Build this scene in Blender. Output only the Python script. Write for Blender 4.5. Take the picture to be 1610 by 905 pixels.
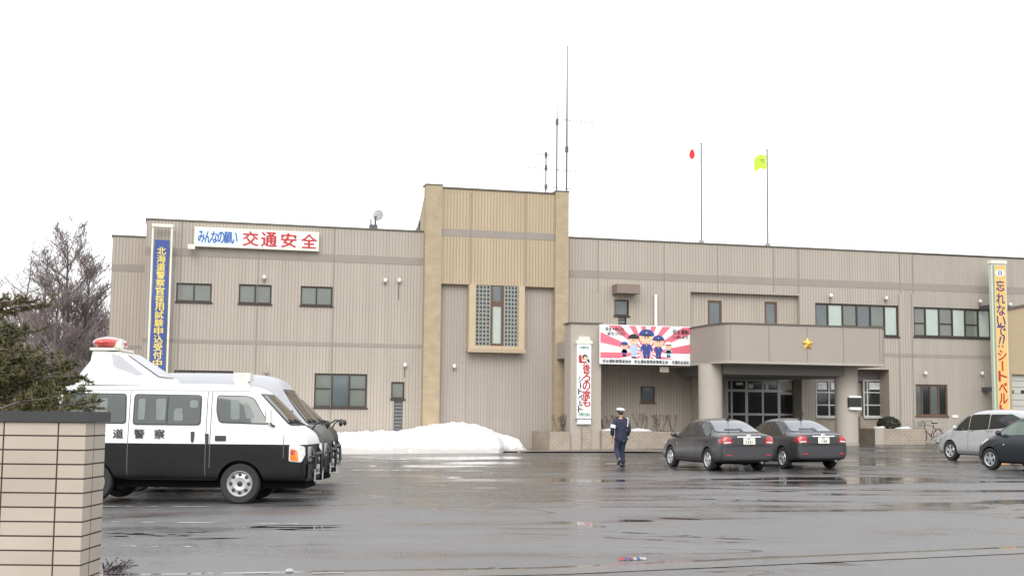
import bpy, bmesh, math, random
from math import sin, cos, radians, pi, sqrt, atan, atan2, hypot
from mathutils import Vector, Matrix, Euler
from mathutils.bvhtree import BVHTree
random.seed(7)
S = bpy.context.scene
for o in list(bpy.data.objects): bpy.data.objects.remove(o)
COL = S.collection

# ------------------------------------------------------------------ camera
TH, ROLL, FPX, CH = radians(14.5), .0095, 2025.0, 1.5
PH = atan(203.5/FPX); P = 57.5*cos(TH)
FW = Vector((sin(TH)*cos(PH), cos(TH)*cos(PH), sin(PH)))
R0 = Vector((cos(TH), -sin(TH), 0)); U0 = R0.cross(FW)
RR = R0*cos(ROLL)+U0*sin(ROLL); UU = U0*cos(ROLL)-R0*sin(ROLL)
cam = bpy.data.cameras.new('camera'); cam.sensor_width = 36; cam.lens = FPX/1610*36
cam.clip_start = .1; cam.clip_end = 3000
co = bpy.data.objects.new('camera', cam); COL.objects.link(co)
co.matrix_world = Matrix(((RR.x, UU.x, -FW.x, 0), (RR.y, UU.y, -FW.y, -P), (RR.z, UU.z, -FW.z, CH), (0, 0, 0, 1)))
S.camera = co

# ------------------------------------------------------------------ world, sun, exposure
SUN_EL, SUN_AZ = radians(34), radians(200)       # high overcast light from behind the camera
w = bpy.data.worlds.new('World'); S.world = w; w.use_nodes = True
nt = w.node_tree; nt.nodes.clear()
n_out = nt.nodes.new('ShaderNodeOutputWorld'); n_bg = nt.nodes.new('ShaderNodeBackground')
n_sky = nt.nodes.new('ShaderNodeTexSky'); n_sky.sky_type = 'NISHITA'; n_sky.sun_disc = False
n_sky.sun_elevation = SUN_EL; n_sky.sun_rotation = SUN_AZ; n_sky.dust_density = 5; n_sky.air_density = 1.0
n_hs = nt.nodes.new('ShaderNodeHueSaturation'); n_hs.inputs['Saturation'].default_value = .25
n_mx = nt.nodes.new('ShaderNodeMixRGB'); n_mx.inputs[0].default_value = .78
n_mx.inputs[2].default_value = (10.0, 10.1, 10.3, 1)
nt.links.new(n_sky.outputs[0], n_hs.inputs['Color']); nt.links.new(n_hs.outputs[0], n_mx.inputs[1])
nt.links.new(n_mx.outputs[0], n_bg.inputs[0]); nt.links.new(n_bg.outputs[0], n_out.inputs[0])
n_bg.inputs[1].default_value = .15
sl = bpy.data.lights.new('sun', 'SUN'); sl.energy = 1.3; sl.angle = radians(40); sl.color = (1, .97, .92)
so = bpy.data.objects.new('sun', sl); COL.objects.link(so)
so.rotation_euler = Vector((-sin(SUN_AZ)*cos(SUN_EL), -cos(SUN_AZ)*cos(SUN_EL), -sin(SUN_EL))).to_track_quat('-Z', 'Y').to_euler()
S.view_settings.view_transform = 'Standard'; S.view_settings.look = 'None'
S.view_settings.exposure = .25; S.view_settings.gamma = 1

# ------------------------------------------------------------------ picture -> place
def ray(px, py): return FW + RR*((px-805)/FPX) + UU*((452.5-py)/FPX)
def F(px, py, Y=0):                                   # point of the upright plane y=Y
    d = ray(px, py); t = (Y+P)/d.y; return t*d.x, CH+t*d.z
def FX(px, py, Y=0): return F(px, py, Y)[0]
def FZ(px, py, Y=0): return F(px, py, Y)[1]
def sst(t): t = max(0, min(1, t)); return t*t*(3-2*t)
def gz(X, Y):                                          # the lot: falls to the left, rises to the doors
    xc = X*R0.x+(Y+P)*R0.y
    xc = max(-25, min(28, xc))
    a = max(.05, min(.30, .1+.02*(xc-3)))
    return .009*xc + a*sst((Y+20)/16)
def G(px, py):
    z = 0
    for _ in range(30):
        d = ray(px, py); t = (z-CH)/d.z; x, y = t*d.x, -P+t*d.y; z = z*.5+gz(x, y)*.5
    return Vector((x, y, gz(x, y)))
def CW(xc, zc): return Vector((xc*R0.x+zc*sin(TH), -P+xc*R0.y+zc*cos(TH), 0))   # metres right of / ahead of camera -> world

# ------------------------------------------------------------------ materials
def rgb(c): return (c[0], c[1], c[2], 1)
MATS = {}
def mat(name, col, rough=.6, metal=0, var=.08, scale=3.0, bump=0, bscale=40, coat=0, spec=.5, dirt=None):
    if name in MATS: return MATS[name]
    m = bpy.data.materials.new(name); m.use_nodes = True; t = m.node_tree; b = t.nodes['Principled BSDF']
    b.inputs['Roughness'].default_value = rough; b.inputs['Metallic'].default_value = metal
    b.inputs['Specular IOR Level'].default_value = spec
    b.inputs['Coat Weight'].default_value = coat; b.inputs['Coat Roughness'].default_value = .05
    tc = t.nodes.new('ShaderNodeTexCoord'); nz = t.nodes.new('ShaderNodeTexNoise')
    nz.inputs['Scale'].default_value = scale; nz.inputs['Detail'].default_value = 5
    t.links.new(tc.outputs['Object'], nz.inputs['Vector'])
    mx = t.nodes.new('ShaderNodeMixRGB'); mx.inputs[1].default_value = rgb([c*(1-var) for c in col]); mx.inputs[2].default_value = rgb([min(1, c*(1+var)) for c in col])
    t.links.new(nz.outputs[0], mx.inputs[0]); t.links.new(mx.outputs[0], b.inputs['Base Color'])
    if bump:
        n2 = t.nodes.new('ShaderNodeTexNoise'); n2.inputs['Scale'].default_value = bscale; n2.inputs['Detail'].default_value = 4
        t.links.new(tc.outputs['Object'], n2.inputs['Vector'])
        bp = t.nodes.new('ShaderNodeBump'); bp.inputs['Strength'].default_value = bump; bp.inputs['Distance'].default_value = .02
        t.links.new(n2.outputs[0], bp.inputs['Height']); t.links.new(bp.outputs[0], b.inputs['Normal'])
    MATS[name] = m; return m
def mnode(t, op, a, b=None, c=None):
    n = t.nodes.new('ShaderNodeMath'); n.operation = op
    for i, v in enumerate((a, b, c)):
        if v is None: continue
        if isinstance(v, (int, float)): n.inputs[i].default_value = v
        else: t.links.new(v, n.inputs[i])
    return n.outputs[0]
def ribbed(name, col, pitch=.14, groove=.22, dark=.76, grime=.15):
    """upright ribbed tile: darker recessed joints, weather streaks running down"""
    m = bpy.data.materials.new(name); m.use_nodes = True; t = m.node_tree; b = t.nodes['Principled BSDF']
    b.inputs['Roughness'].default_value = .75; b.inputs['Specular IOR Level'].default_value = .3
    tc = t.nodes.new('ShaderNodeTexCoord'); sp = t.nodes.new('ShaderNodeSeparateXYZ'); t.links.new(tc.outputs['Object'], sp.inputs[0])
    fr = mnode(t, 'FRACT', mnode(t, 'DIVIDE', sp.outputs[0], pitch))
    tri = mnode(t, 'ABSOLUTE', mnode(t, 'SUBTRACT', fr, .5))          # 0 centre .. .5 joint
    mr = t.nodes.new('ShaderNodeMapRange'); mr.inputs[1].default_value = .5-groove; mr.inputs[2].default_value = .5-groove*.35
    t.links.new(tri, mr.inputs[0]); g = mr.outputs[0]
    # faint tile courses
    fz = mnode(t, 'FRACT', mnode(t, 'DIVIDE', sp.outputs[2], .30)); cz = mnode(t, 'LESS_THAN', fz, .07)
    # weather
    mp = t.nodes.new('ShaderNodeMapping'); mp.inputs['Scale'].default_value = (2.2, 2.2, .16); t.links.new(tc.outputs['Object'], mp.inputs[0])
    n1 = t.nodes.new('ShaderNodeTexNoise'); n1.inputs['Scale'].default_value = 1.0; n1.inputs['Detail'].default_value = 8; t.links.new(mp.outputs[0], n1.inputs['Vector'])
    n2 = t.nodes.new('ShaderNodeTexNoise'); n2.inputs['Scale'].default_value = .35; n2.inputs['Detail'].default_value = 3; t.links.new(tc.outputs['Object'], n2.inputs['Vector'])
    n3 = t.nodes.new('ShaderNodeTexNoise'); n3.inputs['Scale'].default_value = 14; n3.inputs['Detail'].default_value = 2; t.links.new(tc.outputs['Object'], n3.inputs['Vector'])
    v = mnode(t, 'MULTIPLY_ADD', n1.outputs[0], grime*2, 1-grime)
    v = mnode(t, 'MULTIPLY', v, mnode(t, 'MULTIPLY_ADD', n2.outputs[0], .12, .94))
    v = mnode(t, 'MULTIPLY', v, mnode(t, 'MULTIPLY_ADD', n3.outputs[0], .14, .93))
    v = mnode(t, 'MULTIPLY', v, mnode(t, 'MULTIPLY_ADD', g, dark-1, 1))
    v = mnode(t, 'MULTIPLY', v, mnode(t, 'MULTIPLY_ADD', cz, -.05, 1))
    hs = t.nodes.new('ShaderNodeMixRGB'); hs.blend_type = 'MULTIPLY'; hs.inputs[0].default_value = 1; hs.inputs[1].default_value = rgb(col)
    cb = t.nodes.new('ShaderNodeCombineColor'); [t.links.new(v, cb.inputs[i]) for i in range(3)]
    t.links.new(cb.outputs[0], hs.inputs[2]); t.links.new(hs.outputs[0], b.inputs['Base Color'])
    bp = t.nodes.new('ShaderNodeBump'); bp.invert = True; bp.inputs['Strength'].default_value = .5; bp.inputs['Distance'].default_value = .01
    t.links.new(g, bp.inputs['Height']); t.links.new(bp.outputs[0], b.inputs['Normal'])
    MATS[name] = m; return m
def brick(name, c1, c2, mortar, bw, bh, ms=.006, offset=0.5, bias=0, axis='xz', bump=.5, msm=.1, xoff=0):
    m = bpy.data.materials.new(name); m.use_nodes = True; t = m.node_tree; b = t.nodes['Principled BSDF']
    b.inputs['Roughness'].default_value = .7; b.inputs['Specular IOR Level'].default_value = .3
    tc = t.nodes.new('ShaderNodeTexCoord'); sp = t.nodes.new('ShaderNodeSeparateXYZ'); t.links.new(tc.outputs['Object'], sp.inputs[0])
    cb = t.nodes.new('ShaderNodeCombineXYZ')
    t.links.new(mnode(t, 'ADD', mnode(t, 'ADD', sp.outputs[0], sp.outputs[1]), xoff), cb.inputs[0]); t.links.new(sp.outputs[2], cb.inputs[1])
    br = t.nodes.new('ShaderNodeTexBrick'); br.offset = offset; br.inputs['Scale'].default_value = 1
    br.inputs['Brick Width'].default_value = bw; br.inputs['Row Height'].default_value = bh; br.inputs['Mortar Size'].default_value = ms
    br.inputs['Mortar Smooth'].default_value = msm; br.inputs['Bias'].default_value = bias
    br.inputs['Color1'].default_value = rgb(c1); br.inputs['Color2'].default_value = rgb(c2); br.inputs['Mortar'].default_value = rgb(mortar)
    nz = t.nodes.new('ShaderNodeTexNoise'); nz.inputs['Scale'].default_value = 2.2; nz.inputs['Detail'].default_value = 9; t.links.new(tc.outputs['Object'], nz.inputs['Vector'])
    mm = t.nodes.new('ShaderNodeMixRGB'); mm.blend_type = 'MULTIPLY'; mm.inputs[0].default_value = .55
    t.links.new(br.outputs[0], mm.inputs[1])
    cr = t.nodes.new('ShaderNodeValToRGB'); cr.color_ramp.elements[0].position = .3; cr.color_ramp.elements[0].color = (.72, .69, .66, 1); cr.color_ramp.elements[1].position = .65; cr.color_ramp.elements[1].color = (1, 1, 1, 1)
    t.links.new(nz.outputs[0], cr.inputs[0]); t.links.new(cr.outputs[0], mm.inputs[2])
    t.links.new(br.outputs[0], mm.inputs[1]); t.links.new(mm.outputs[0], b.inputs['Base Color'])
    t.links.new(tc.outputs['Object'], nz.inputs['Vector']); t.links.new(cb.outputs[0], br.inputs['Vector'])
    bp = t.nodes.new('ShaderNodeBump'); bp.invert = True; bp.inputs['Strength'].default_value = bump; bp.inputs['Distance'].default_value = .004
    t.links.new(br.outputs[1], bp.inputs['Height']); t.links.new(bp.outputs[0], b.inputs['Normal'])
    MATS[name] = m; return m

M_TILE = ribbed('wall_tile', (.402, .360, .308))
M_TILER = ribbed('wall_tile_smooth', (.372, .337, .293), dark=.88)
M_TOWER = ribbed('tower_tile', (.44, .355, .245), dark=.70)
M_RECESS = ribbed('recess_tile', (.365, .325, .29), dark=.86)
M_BRICK = brick('yellow_brick', (.455, .37, .25), (.42, .34, .23), (.34, .28, .20), .24, .08, .008)
M_PLANT = brick('planter_tile', (.42, .36, .29), (.38, .33, .27), (.22, .19, .16), .23, .10, .008)
M_WALLT = brick('pillar_tile', (.49, .43, .36), (.455, .40, .335), (.045, .035, .03), .235, .0610, .0036, offset=0, bump=.8, msm=.3, xoff=.1175)
M_BAND = mat('band', (.28, .25, .22), .8, var=.12, scale=1.5)
M_CAPM = mat('parapet_metal', (.12, .11, .09), .5, .3)
M_JOINT = mat('sealant', (.22, .20, .175), .8)
M_FRAME = mat('bronze_frame', (.045, .034, .028), .45, .3)
M_BROWN = mat('brown_frame', (.12, .065, .04), .5, .1)
M_GLASS = mat('window_glass', (.155, .17, .155), .08, var=.25, scale=1.3, spec=.7)
M_GLASSD = mat('dark_glass', (.02, .024, .024), .05, var=.6, scale=.9, spec=.8)
M_GLASSL = mat('curtained_glass', (.40, .46, .42), .12, var=.12, scale=2, spec=.6)
M_GLASSM = mat('mirror_glass', (.10, .12, .125), .06, var=.35, scale=1.1, spec=.8)
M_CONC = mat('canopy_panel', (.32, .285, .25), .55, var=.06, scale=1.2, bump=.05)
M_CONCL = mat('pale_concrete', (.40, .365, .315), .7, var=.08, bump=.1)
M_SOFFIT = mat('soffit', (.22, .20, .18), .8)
M_WHITE = mat('white_paint', (.78, .78, .76), .45, var=.05)
M_IVORY = mat('ivory', (.74, .72, .62), .5)
M_SIGNW = mat('sign_white', (.80, .82, .84), .4, var=.03)
M_RED = mat('sign_red', (.46, .03, .03), .5)
M_BLUE = mat('sign_blue', (.045, .085, .28), .6, var=.12)
M_LBLUE = mat('sign_text_blue', (.02, .10, .36), .5)
M_YEL = mat('banner_yellow', (.75, .60, .17), .6)
M_ORANGE = mat('sign_orange', (.80, .46, .16), .5, var=.05)
M_NAVY = mat('text_navy', (.03, .05, .16), .5)
M_DRED = mat('text_dark_red', (.38, .03, .02), .5)
M_BLACK = mat('black', (.02, .02, .022), .4)
M_RUBBER = mat('rubber', (.022, .022, .024), .75)
M_PINK = mat('ray_pink', (.70, .16, .22), .5)
M_GREEN = mat('text_green', (.03, .25, .12), .5)
M_SKIN = mat('skin', (.50, .28, .19), .55)
M_SKINP = mat('printed_skin', (.85, .52, .36), .5)
M_UNI = mat('uniform_navy', (.020, .027, .055), .8, var=.2, scale=9)
M_UNIP = mat('printed_navy', (.035, .06, .26), .5)
M_GOLD = mat('gold', (.80, .48, .10), .35, .5)
M_METAL = mat('galvanised', (.34, .34, .35), .45, .6)
M_DMETAL = mat('dark_metal', (.10, .10, .11), .5, .5)
M_CHROME = mat('chrome', (.80, .80, .82), .15, 1)
M_ALLOY = mat('alloy', (.62, .63, .65), .3, .6)
M_TAIL = mat('tail_lens', (.42, .025, .03), .12, var=.35, scale=14, coat=1)
M_CLEAR = mat('clear_lens', (.62, .64, .64), .08, var=.35, scale=16, coat=1)
M_AMBER = mat('amber_lens', (.80, .22, .03), .12, coat=1)
M_CARDK = mat('car_gunmetal', (.070, .071, .076), .30, .35, var=.03, coat=.35, spec=.35)
M_CARNV = mat('car_navy', (.034, .038, .046), .28, .3, var=.03, coat=.35, spec=.35)
M_CARSV = mat('car_silver', (.50, .52, .53), .33, .35, var=.03, coat=.8)
M_CARGL = mat('car_glass', (.018, .022, .023), .05, var=.5, scale=2, spec=.5)
M_REARGL = mat('rear_glass', (.16, .18, .20), .06, var=.25, scale=1.5, spec=1.0)  # pale blue-grey base colour stands in for sky reflected in the glass
M_PLATE = mat('plate', (.75, .78, .70), .4)
M_BARK = mat('bark', (.13, .105, .10), .9, var=.3)
M_TWIG = mat('twig', (.21, .175, .17), .9, var=.3, scale=.8)
M_SHRUB = mat('shrub_stem', (.10, .075, .06), .9)
M_STRIPE = mat('road_paint', (.48, .48, .46), .5, var=.3, scale=5)

def paint_split(name, low, high, z):
    m = bpy.data.materials.new(name); m.use_nodes = True; t = m.node_tree; b = t.nodes['Principled BSDF']
    b.inputs['Roughness'].default_value = .4; b.inputs['Specular IOR Level'].default_value = .25; b.inputs['Coat Weight'].default_value = .1; b.inputs['Coat Roughness'].default_value = .06
    tc = t.nodes.new('ShaderNodeTexCoord'); sp = t.nodes.new('ShaderNodeSeparateXYZ'); t.links.new(tc.outputs['Object'], sp.inputs[0])
    g = mnode(t, 'GREATER_THAN', sp.outputs[2], z)
    nz = t.nodes.new('ShaderNodeTexNoise'); nz.inputs['Scale'].default_value = 2; nz.inputs['Detail'].default_value = 6; t.links.new(tc.outputs['Object'], nz.inputs['Vector'])
    # road spray kicked up onto the sills
    dz = t.nodes.new('ShaderNodeMapRange'); dz.inputs[1].default_value = .75; dz.inputs[2].default_value = .35; t.links.new(sp.outputs[2], dz.inputs[0])
    dm = mnode(t, 'MULTIPLY', dz.outputs[0], mnode(t, 'MULTIPLY', nz.outputs[0], .3))
    a = t.nodes.new('ShaderNodeMixRGB'); a.inputs[1].default_value = rgb(low); a.inputs[2].default_value = (.13, .12, .11, 1); t.links.new(dm, a.inputs[0])
    mx = t.nodes.new('ShaderNodeMixRGB'); mx.inputs[2].default_value = rgb(high)
    t.links.new(g, mx.inputs[0]); t.links.new(a.outputs[0], mx.inputs[1]); t.links.new(mx.outputs[0], b.inputs['Base Color'])
    return m

# ------------------------------------------------------------------ object helpers
def link(name, me, m=None, parent=None):
    o = bpy.data.objects.new(name, me); COL.objects.link(o)
    if m is not None and me is not None: me.materials.clear(); me.materials.append(m)
    if parent is not None: o.parent = parent
    return o
def tag(o, label=None, cat=None, group=None, kind=None):
    for k, v in (('label', label), ('category', cat), ('group', group), ('kind', kind)):
        if v: o[k] = v
    return o
def thing(name, label, cat, loc=(0, 0, 0), rz=0, group=None):
    o = bpy.data.objects.new(name, None); COL.objects.link(o); o.location = loc; o.rotation_euler = (0, 0, rz)
    o.empty_display_size = .2
    return tag(o, label, cat, group)
def woff(p):
    v = Vector((0, 0, 0))
    while p is not None: v += Vector(p.location); p = p.parent
    return v
class MB:
    def __init__(s, M=None): s.b = bmesh.new(); s.M = M or Matrix()
    def _v(s, p): return s.b.verts.new(s.M @ Vector(p))
    def faces(s, vs, fs):
        V = [s._v(p) for p in vs]
        for f in fs:
            try: s.b.faces.new([V[i] for i in f])
            except ValueError: pass
        return s
    def box(s, x0, x1, y0, y1, z0, z1):
        return s.faces([(x0,y0,z0),(x1,y0,z0),(x1,y1,z0),(x0,y1,z0),(x0,y0,z1),(x1,y0,z1),(x1,y1,z1),(x0,y1,z1)],
                       [(0,3,2,1),(4,5,6,7),(0,1,5,4),(1,2,6,5),(2,3,7,6),(3,0,4,7)])
    def quad(s, *p): return s.faces(p, [tuple(range(len(p)))])
    def prism(s, poly, axis, a, b):
        def mk(p, t):
            return {'x': (t, p[0], p[1]), 'y': (p[0], t, p[1]), 'z': (p[0], p[1], t)}[axis]
        n = len(poly); vs = [mk(p, a) for p in poly]+[mk(p, b) for p in poly]
        return s.faces(vs, [tuple(range(n-1, -1, -1)), tuple(range(n, 2*n))]+[(i, (i+1) % n, n+(i+1) % n, n+i) for i in range(n)])
    def tube(s, pts, r, n=8, cap=True):
        pts = [Vector(p) for p in pts]; rs = r if isinstance(r, (list, tuple)) else [r]*len(pts)
        rings = []
        for i, p in enumerate(pts):
            d = (pts[min(i+1, len(pts)-1)]-pts[max(i-1, 0)]).normalized()
            a = d.cross(Vector((0, 0, 1)) if abs(d.z) < .9 else Vector((1, 0, 0))).normalized(); c = d.cross(a)
            rings.append([s._v(p+(a*cos(2*pi*k/n)+c*sin(2*pi*k/n))*rs[i]) for k in range(n)])
        for i in range(len(rings)-1):
            for k in range(n): s.b.faces.new((rings[i][k], rings[i][(k+1) % n], rings[i+1][(k+1) % n], rings[i+1][k]))
        if cap and n > 2: s.b.faces.new(rings[0][::-1]); s.b.faces.new(rings[-1])
        return s
    def lathe(s, prof, axis='x', n=32, c=(0, 0, 0), cap=False):
        rings = []
        for r, h in prof:
            ring = []
            for k in range(n):
                a = 2*pi*k/n; u, v = r*cos(a), r*sin(a)
                q = {'x': (h, u, v), 'y': (u, h, v), 'z': (u, v, h)}[axis]
                ring.append(s._v((q[0]+c[0], q[1]+c[1], q[2]+c[2])))
            rings.append(ring)
        for i in range(len(rings)-1):
            for k in range(n): s.b.faces.new((rings[i][k], rings[i][(k+1) % n], rings[i+1][(k+1) % n], rings[i+1][k]))
        for rg in ((rings[0], rings[-1]) if cap else ()):
            try: s.b.faces.new(rg)
            except ValueError: pass
        return s
    def ball(s, c, r, n=12):
        rx, ry, rz = r if isinstance(r, (tuple, list)) else (r, r, r)
        m = n//2; prof = [(sin(pi*i/m), cos(pi*i/m)) for i in range(m+1)]
        rings = []
        for (q, h) in prof[1:-1]:
            rings.append([s._v((c[0]+rx*q*cos(2*pi*k/n), c[1]+ry*q*sin(2*pi*k/n), c[2]+rz*h)) for k in range(n)])
        t = s._v((c[0], c[1], c[2]+rz)); b = s._v((c[0], c[1], c[2]-rz))
        for k in range(n):
            s.b.faces.new((t, rings[0][k], rings[0][(k+1) % n])); s.b.faces.new((b, rings[-1][(k+1) % n], rings[-1][k]))
            for i in range(len(rings)-1): s.b.faces.new((rings[i][k], rings[i+1][k], rings[i+1][(k+1) % n], rings[i][(k+1) % n]))
        return s
    def mesh(s, smooth=False, bevel=0, off=None, fix=True):
        if bevel:
            bmesh.ops.bevel(s.b, geom=[e for e in s.b.edges if len(e.link_faces) == 2 and e.calc_face_angle(0) > .6], offset=bevel, segments=2, affect='EDGES', profile=.6)
        if fix: bmesh.ops.recalc_face_normals(s.b, faces=s.b.faces[:])
        if off is not None: bmesh.ops.translate(s.b, verts=s.b.verts[:], vec=off)
        me = bpy.data.meshes.new('m'); s.b.to_mesh(me); s.b.free()
        if smooth:
            for p in me.polygons: p.use_smooth = True
            if smooth == 'auto':
                me.set_sharp_from_angle(angle=radians(35))
        return me
    def obj(s, name, m, parent=None, smooth=False, bevel=0, world=True, fix=True):
        off = -woff(parent) if (parent is not None and world) else None
        me = s.mesh(smooth, bevel, off, fix); me.name = name
        return link(name, me, m, parent)
def evald(o):
    bpy.context.view_layer.update()
    dg = bpy.context.evaluated_depsgraph_get()
    return bpy.data.meshes.new_from_object(o.evaluated_get(dg))
def copy_tree(o, parent=None):
    c = o.copy(); COL.objects.link(c)
    if parent is not None: c.parent = parent
    for ch in list(o.children): copy_tree(ch, c)
    return c

# lettering: real outlines of the built-in font, laid on an upright sign, reading along +x
_GL = {}
def glyph(ch, bold=.0):
    k = (ch, bold)
    if k in _GL: return _GL[k]
    c = bpy.data.curves.new('g', 'FONT'); c.body = ch; c.size = 1; c.offset = bold; c.resolution_u = 3
    o = bpy.data.objects.new('g', c); COL.objects.link(o); me = evald(o)
    vs = [v.co.copy() for v in me.vertices]; fs = [tuple(p.vertices) for p in me.polygons]
    bpy.data.objects.remove(o); bpy.data.meshes.remove(me); bpy.data.curves.remove(c)
    if vs:
        x0 = min(v.x for v in vs); x1 = max(v.x for v in vs); y0 = min(v.y for v in vs); y1 = max(v.y for v in vs)
    else: x0 = x1 = y0 = y1 = 0
    _GL[k] = (vs, fs, (x0, x1, y0, y1)); return _GL[k]
def put_glyph(mb, ch, cx, cz, w, h, fn, bold=.02, fill=.92):
    """fits ch inside a w x h cell; fn maps (x,z) to a point"""
    vs, fs, (x0, x1, y0, y1) = glyph(ch, 0)
    if not vs: return
    small = ch in 'ーっ・!‼'
    sx = w*fill/max(x1-x0, .5); sz = h*fill/max(y1-y0, .5)
    if ch == 'ー' or ch in '1Il-': sx = sz = min(w, h)*.95
    if ch in '0123456789': sx = w*.9/.55; sz = h*.9/.72
    mx, my = (x0+x1)/2, (y0+y1)/2
    o_ = Vector(fn(cx, cz)); nn = (Vector(fn(cx+.01, cz))-o_).cross(Vector(fn(cx, cz+.01))-o_).normalized()
    shifts = [(0, 0), (bold, 0), (-bold, 0), (0, bold*.7), (0, -bold*.7)] if bold else [(0, 0)]
    for k, (dx, dz) in enumerate(shifts):
        mb.faces([Vector(fn(cx+(v.x-mx+dx)*sx, cz+(v.y-my+dz)*sz))+nn*(.0007*k) for v in vs], fs)

# ------------------------------------------------------------------ ground
def axisvals(a, b, near0, near1, st, far):
    v = [near0+i*st for i in range(int((near1-near0)/st)+1)]
    x = near1
    while x < b: x += max(st, (x-near1)*far+st); v.append(x)
    x = near0
    while x > a: x -= max(st, (near0-x)*far+st); v.insert(0, x)
    return v
xs = axisvals(-1200, 1200, -30, 70, 2.5, .5); ys = axisvals(-900, 1500, -70, 4, 2, .5)
g = MB(); V = [[g._v((x, y, gz(x, y))) for x in xs] for y in ys]
for j in range(len(ys)-1):
    for i in range(len(xs)-1): g.b.faces.new((V[j][i], V[j][i+1], V[j+1][i+1], V[j+1][i]))
def asphalt():
    m = bpy.data.materials.new('wet_asphalt'); m.use_nodes = True; t = m.node_tree; b = t.nodes['Principled BSDF']
    tc = t.nodes.new('ShaderNodeTexCoord')
    def noise(sc, det, scale=(1, 1, 1), loc=(0, 0, 0), dist=0, rot=-TH):
        mp = t.nodes.new('ShaderNodeMapping'); mp.inputs['Scale'].default_value = scale; mp.inputs['Location'].default_value = loc
        mp.vector_type = 'POINT'; mp.inputs['Rotation'].default_value = (0, 0, 0)
        vr = t.nodes.new('ShaderNodeVectorRotate'); vr.rotation_type = 'Z_AXIS'; vr.inputs['Angle'].default_value = -rot
        t.links.new(tc.outputs['Object'], vr.inputs['Vector']); t.links.new(vr.outputs[0], mp.inputs[0])
        n = t.nodes.new('ShaderNodeTexNoise'); n.inputs['Scale'].default_value = sc; n.inputs['Detail'].default_value = det
        n.inputs['Distortion'].default_value = dist; t.links.new(mp.outputs[0], n.inputs['Vector']); return n.outputs[0]
    def rng(v, a, b_, c=0, d=1):
        r = t.nodes.new('ShaderNodeMapRange'); r.interpolation_type = 'SMOOTHSTEP'
        for i, q in enumerate((a, b_, c, d)): r.inputs[i+1].default_value = q
        t.links.new(v, r.inputs[0]); return r.outputs[0]
    spx_ = t.nodes.new('ShaderNodeSeparateXYZ'); t.links.new(tc.outputs['Object'], spx_.inputs[0])
    big = noise(.16, 4, (.55, 1, 1), (3, 7, 0), .6)
    med = noise(.5, 6, (.35, 1.2, 1), (11, 2, 0), 1.2)
    ruts = noise(.55, 5, (.22, 1.3, 1), (5, 1, 0), 1.0)
    fine = noise(70, 2)
    mids = noise(6, 5)
    pud = rng(mnode(t, 'ADD', mnode(t, 'MULTIPLY', big, .55), mnode(t, 'MULTIPLY', med, .45)), .54, .60)
    streak = rng(ruts, .59, .66)
    def contour(n_, c_, w_): return rng(mnode(t, 'ABSOLUTE', mnode(t, 'SUBTRACT', n_, c_)), w_, w_*.4)
    crack = mnode(t, 'MULTIPLY', contour(noise(.10, 3, (.7, 1.6, 1), (41, 9, 0), 1.0), .5, .006), rng(noise(.3, 3, (1, 1, 1), (7, 77, 0)), .42, .52))
    crack2 = mnode(t, 'MULTIPLY', contour(noise(.22, 4, (.5, 1.4, 1), (1, 33, 0), 1.5), .47, .007), rng(noise(.25, 3, (1, 1, 1), (71, 7, 0)), .50, .56))
    spx = t.nodes.new('ShaderNodeSeparateXYZ'); t.links.new(tc.outputs['Object'], spx.inputs[0])
    reg = mnode(t, 'MULTIPLY', rng(mnode(t, 'SUBTRACT', spx.outputs[0], mnode(t, 'MULTIPLY', spx.outputs[1], .12)), 6, 13, .12, 1), rng(spx.outputs[1], -41, -33, .35, 1))
    wet = mnode(t, 'MAXIMUM', mnode(t, 'MULTIPLY', mnode(t, 'MAXIMUM', pud, mnode(t, 'MULTIPLY', streak, .8)), reg), mnode(t, 'MAXIMUM', crack, crack2))
    crk = mnode(t, 'MAXIMUM', crack, crack2)
    damp = rng(noise(.28, 6, (.45, 1, 1), (20, 4, 0), .8), .36, .64)
    farw = rng(spx_.outputs[1], -42, -18, .0, 1)
    mot = rng(mnode(t, 'ADD', mnode(t, 'MULTIPLY', noise(.34, 7, (.5, 1.0, 1), (9, 14, 0), .8), .65), mnode(t, 'MULTIPLY', noise(1.1, 6, (.6, 1, 1), (2, 4, 0), .4), .35)), .41, .61)
    damp = mnode(t, 'MULTIPLY_ADD', mot, .62, mnode(t, 'MULTIPLY', damp, .28))
    damp = mnode(t, 'ADD', mnode(t, 'MULTIPLY', damp, mnode(t, 'MULTIPLY_ADD', farw, -.25, 1)), mnode(t, 'MULTIPLY', farw, .42)); damp = mnode(t, 'MINIMUM', damp, 1)
    col = t.nodes.new('ShaderNodeMixRGB'); col.inputs[1].default_value = (.158, .154, .158, 1); col.inputs[2].default_value = (.050, .045, .042, 1); t.links.new(damp, col.inputs[0])
    c2 = t.nodes.new('ShaderNodeMixRGB'); c2.blend_type = 'MULTIPLY'; c2.inputs[0].default_value = .6; t.links.new(col.outputs[0], c2.inputs[1])
    cb = t.nodes.new('ShaderNodeCombineColor'); fv = mnode(t, 'ADD', rng(fine, .3, .7, .5, 1.25), rng(mids, .3, .7, -.15, .15)); [t.links.new(fv, cb.inputs[i]) for i in range(3)]
    t.links.new(cb.outputs[0], c2.inputs[2])
    silt = rng(noise(.35, 6, (.6, 1, 1), (55, 21, 0), .9), .56, .70)
    c2b = t.nodes.new('ShaderNodeMixRGB'); c2b.inputs[2].default_value = (.105, .078, .060, 1); t.links.new(mnode(t, 'MULTIPLY', silt, .6), c2b.inputs[0]); t.links.new(c2.outputs[0], c2b.inputs[1]); c2 = c2b
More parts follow.
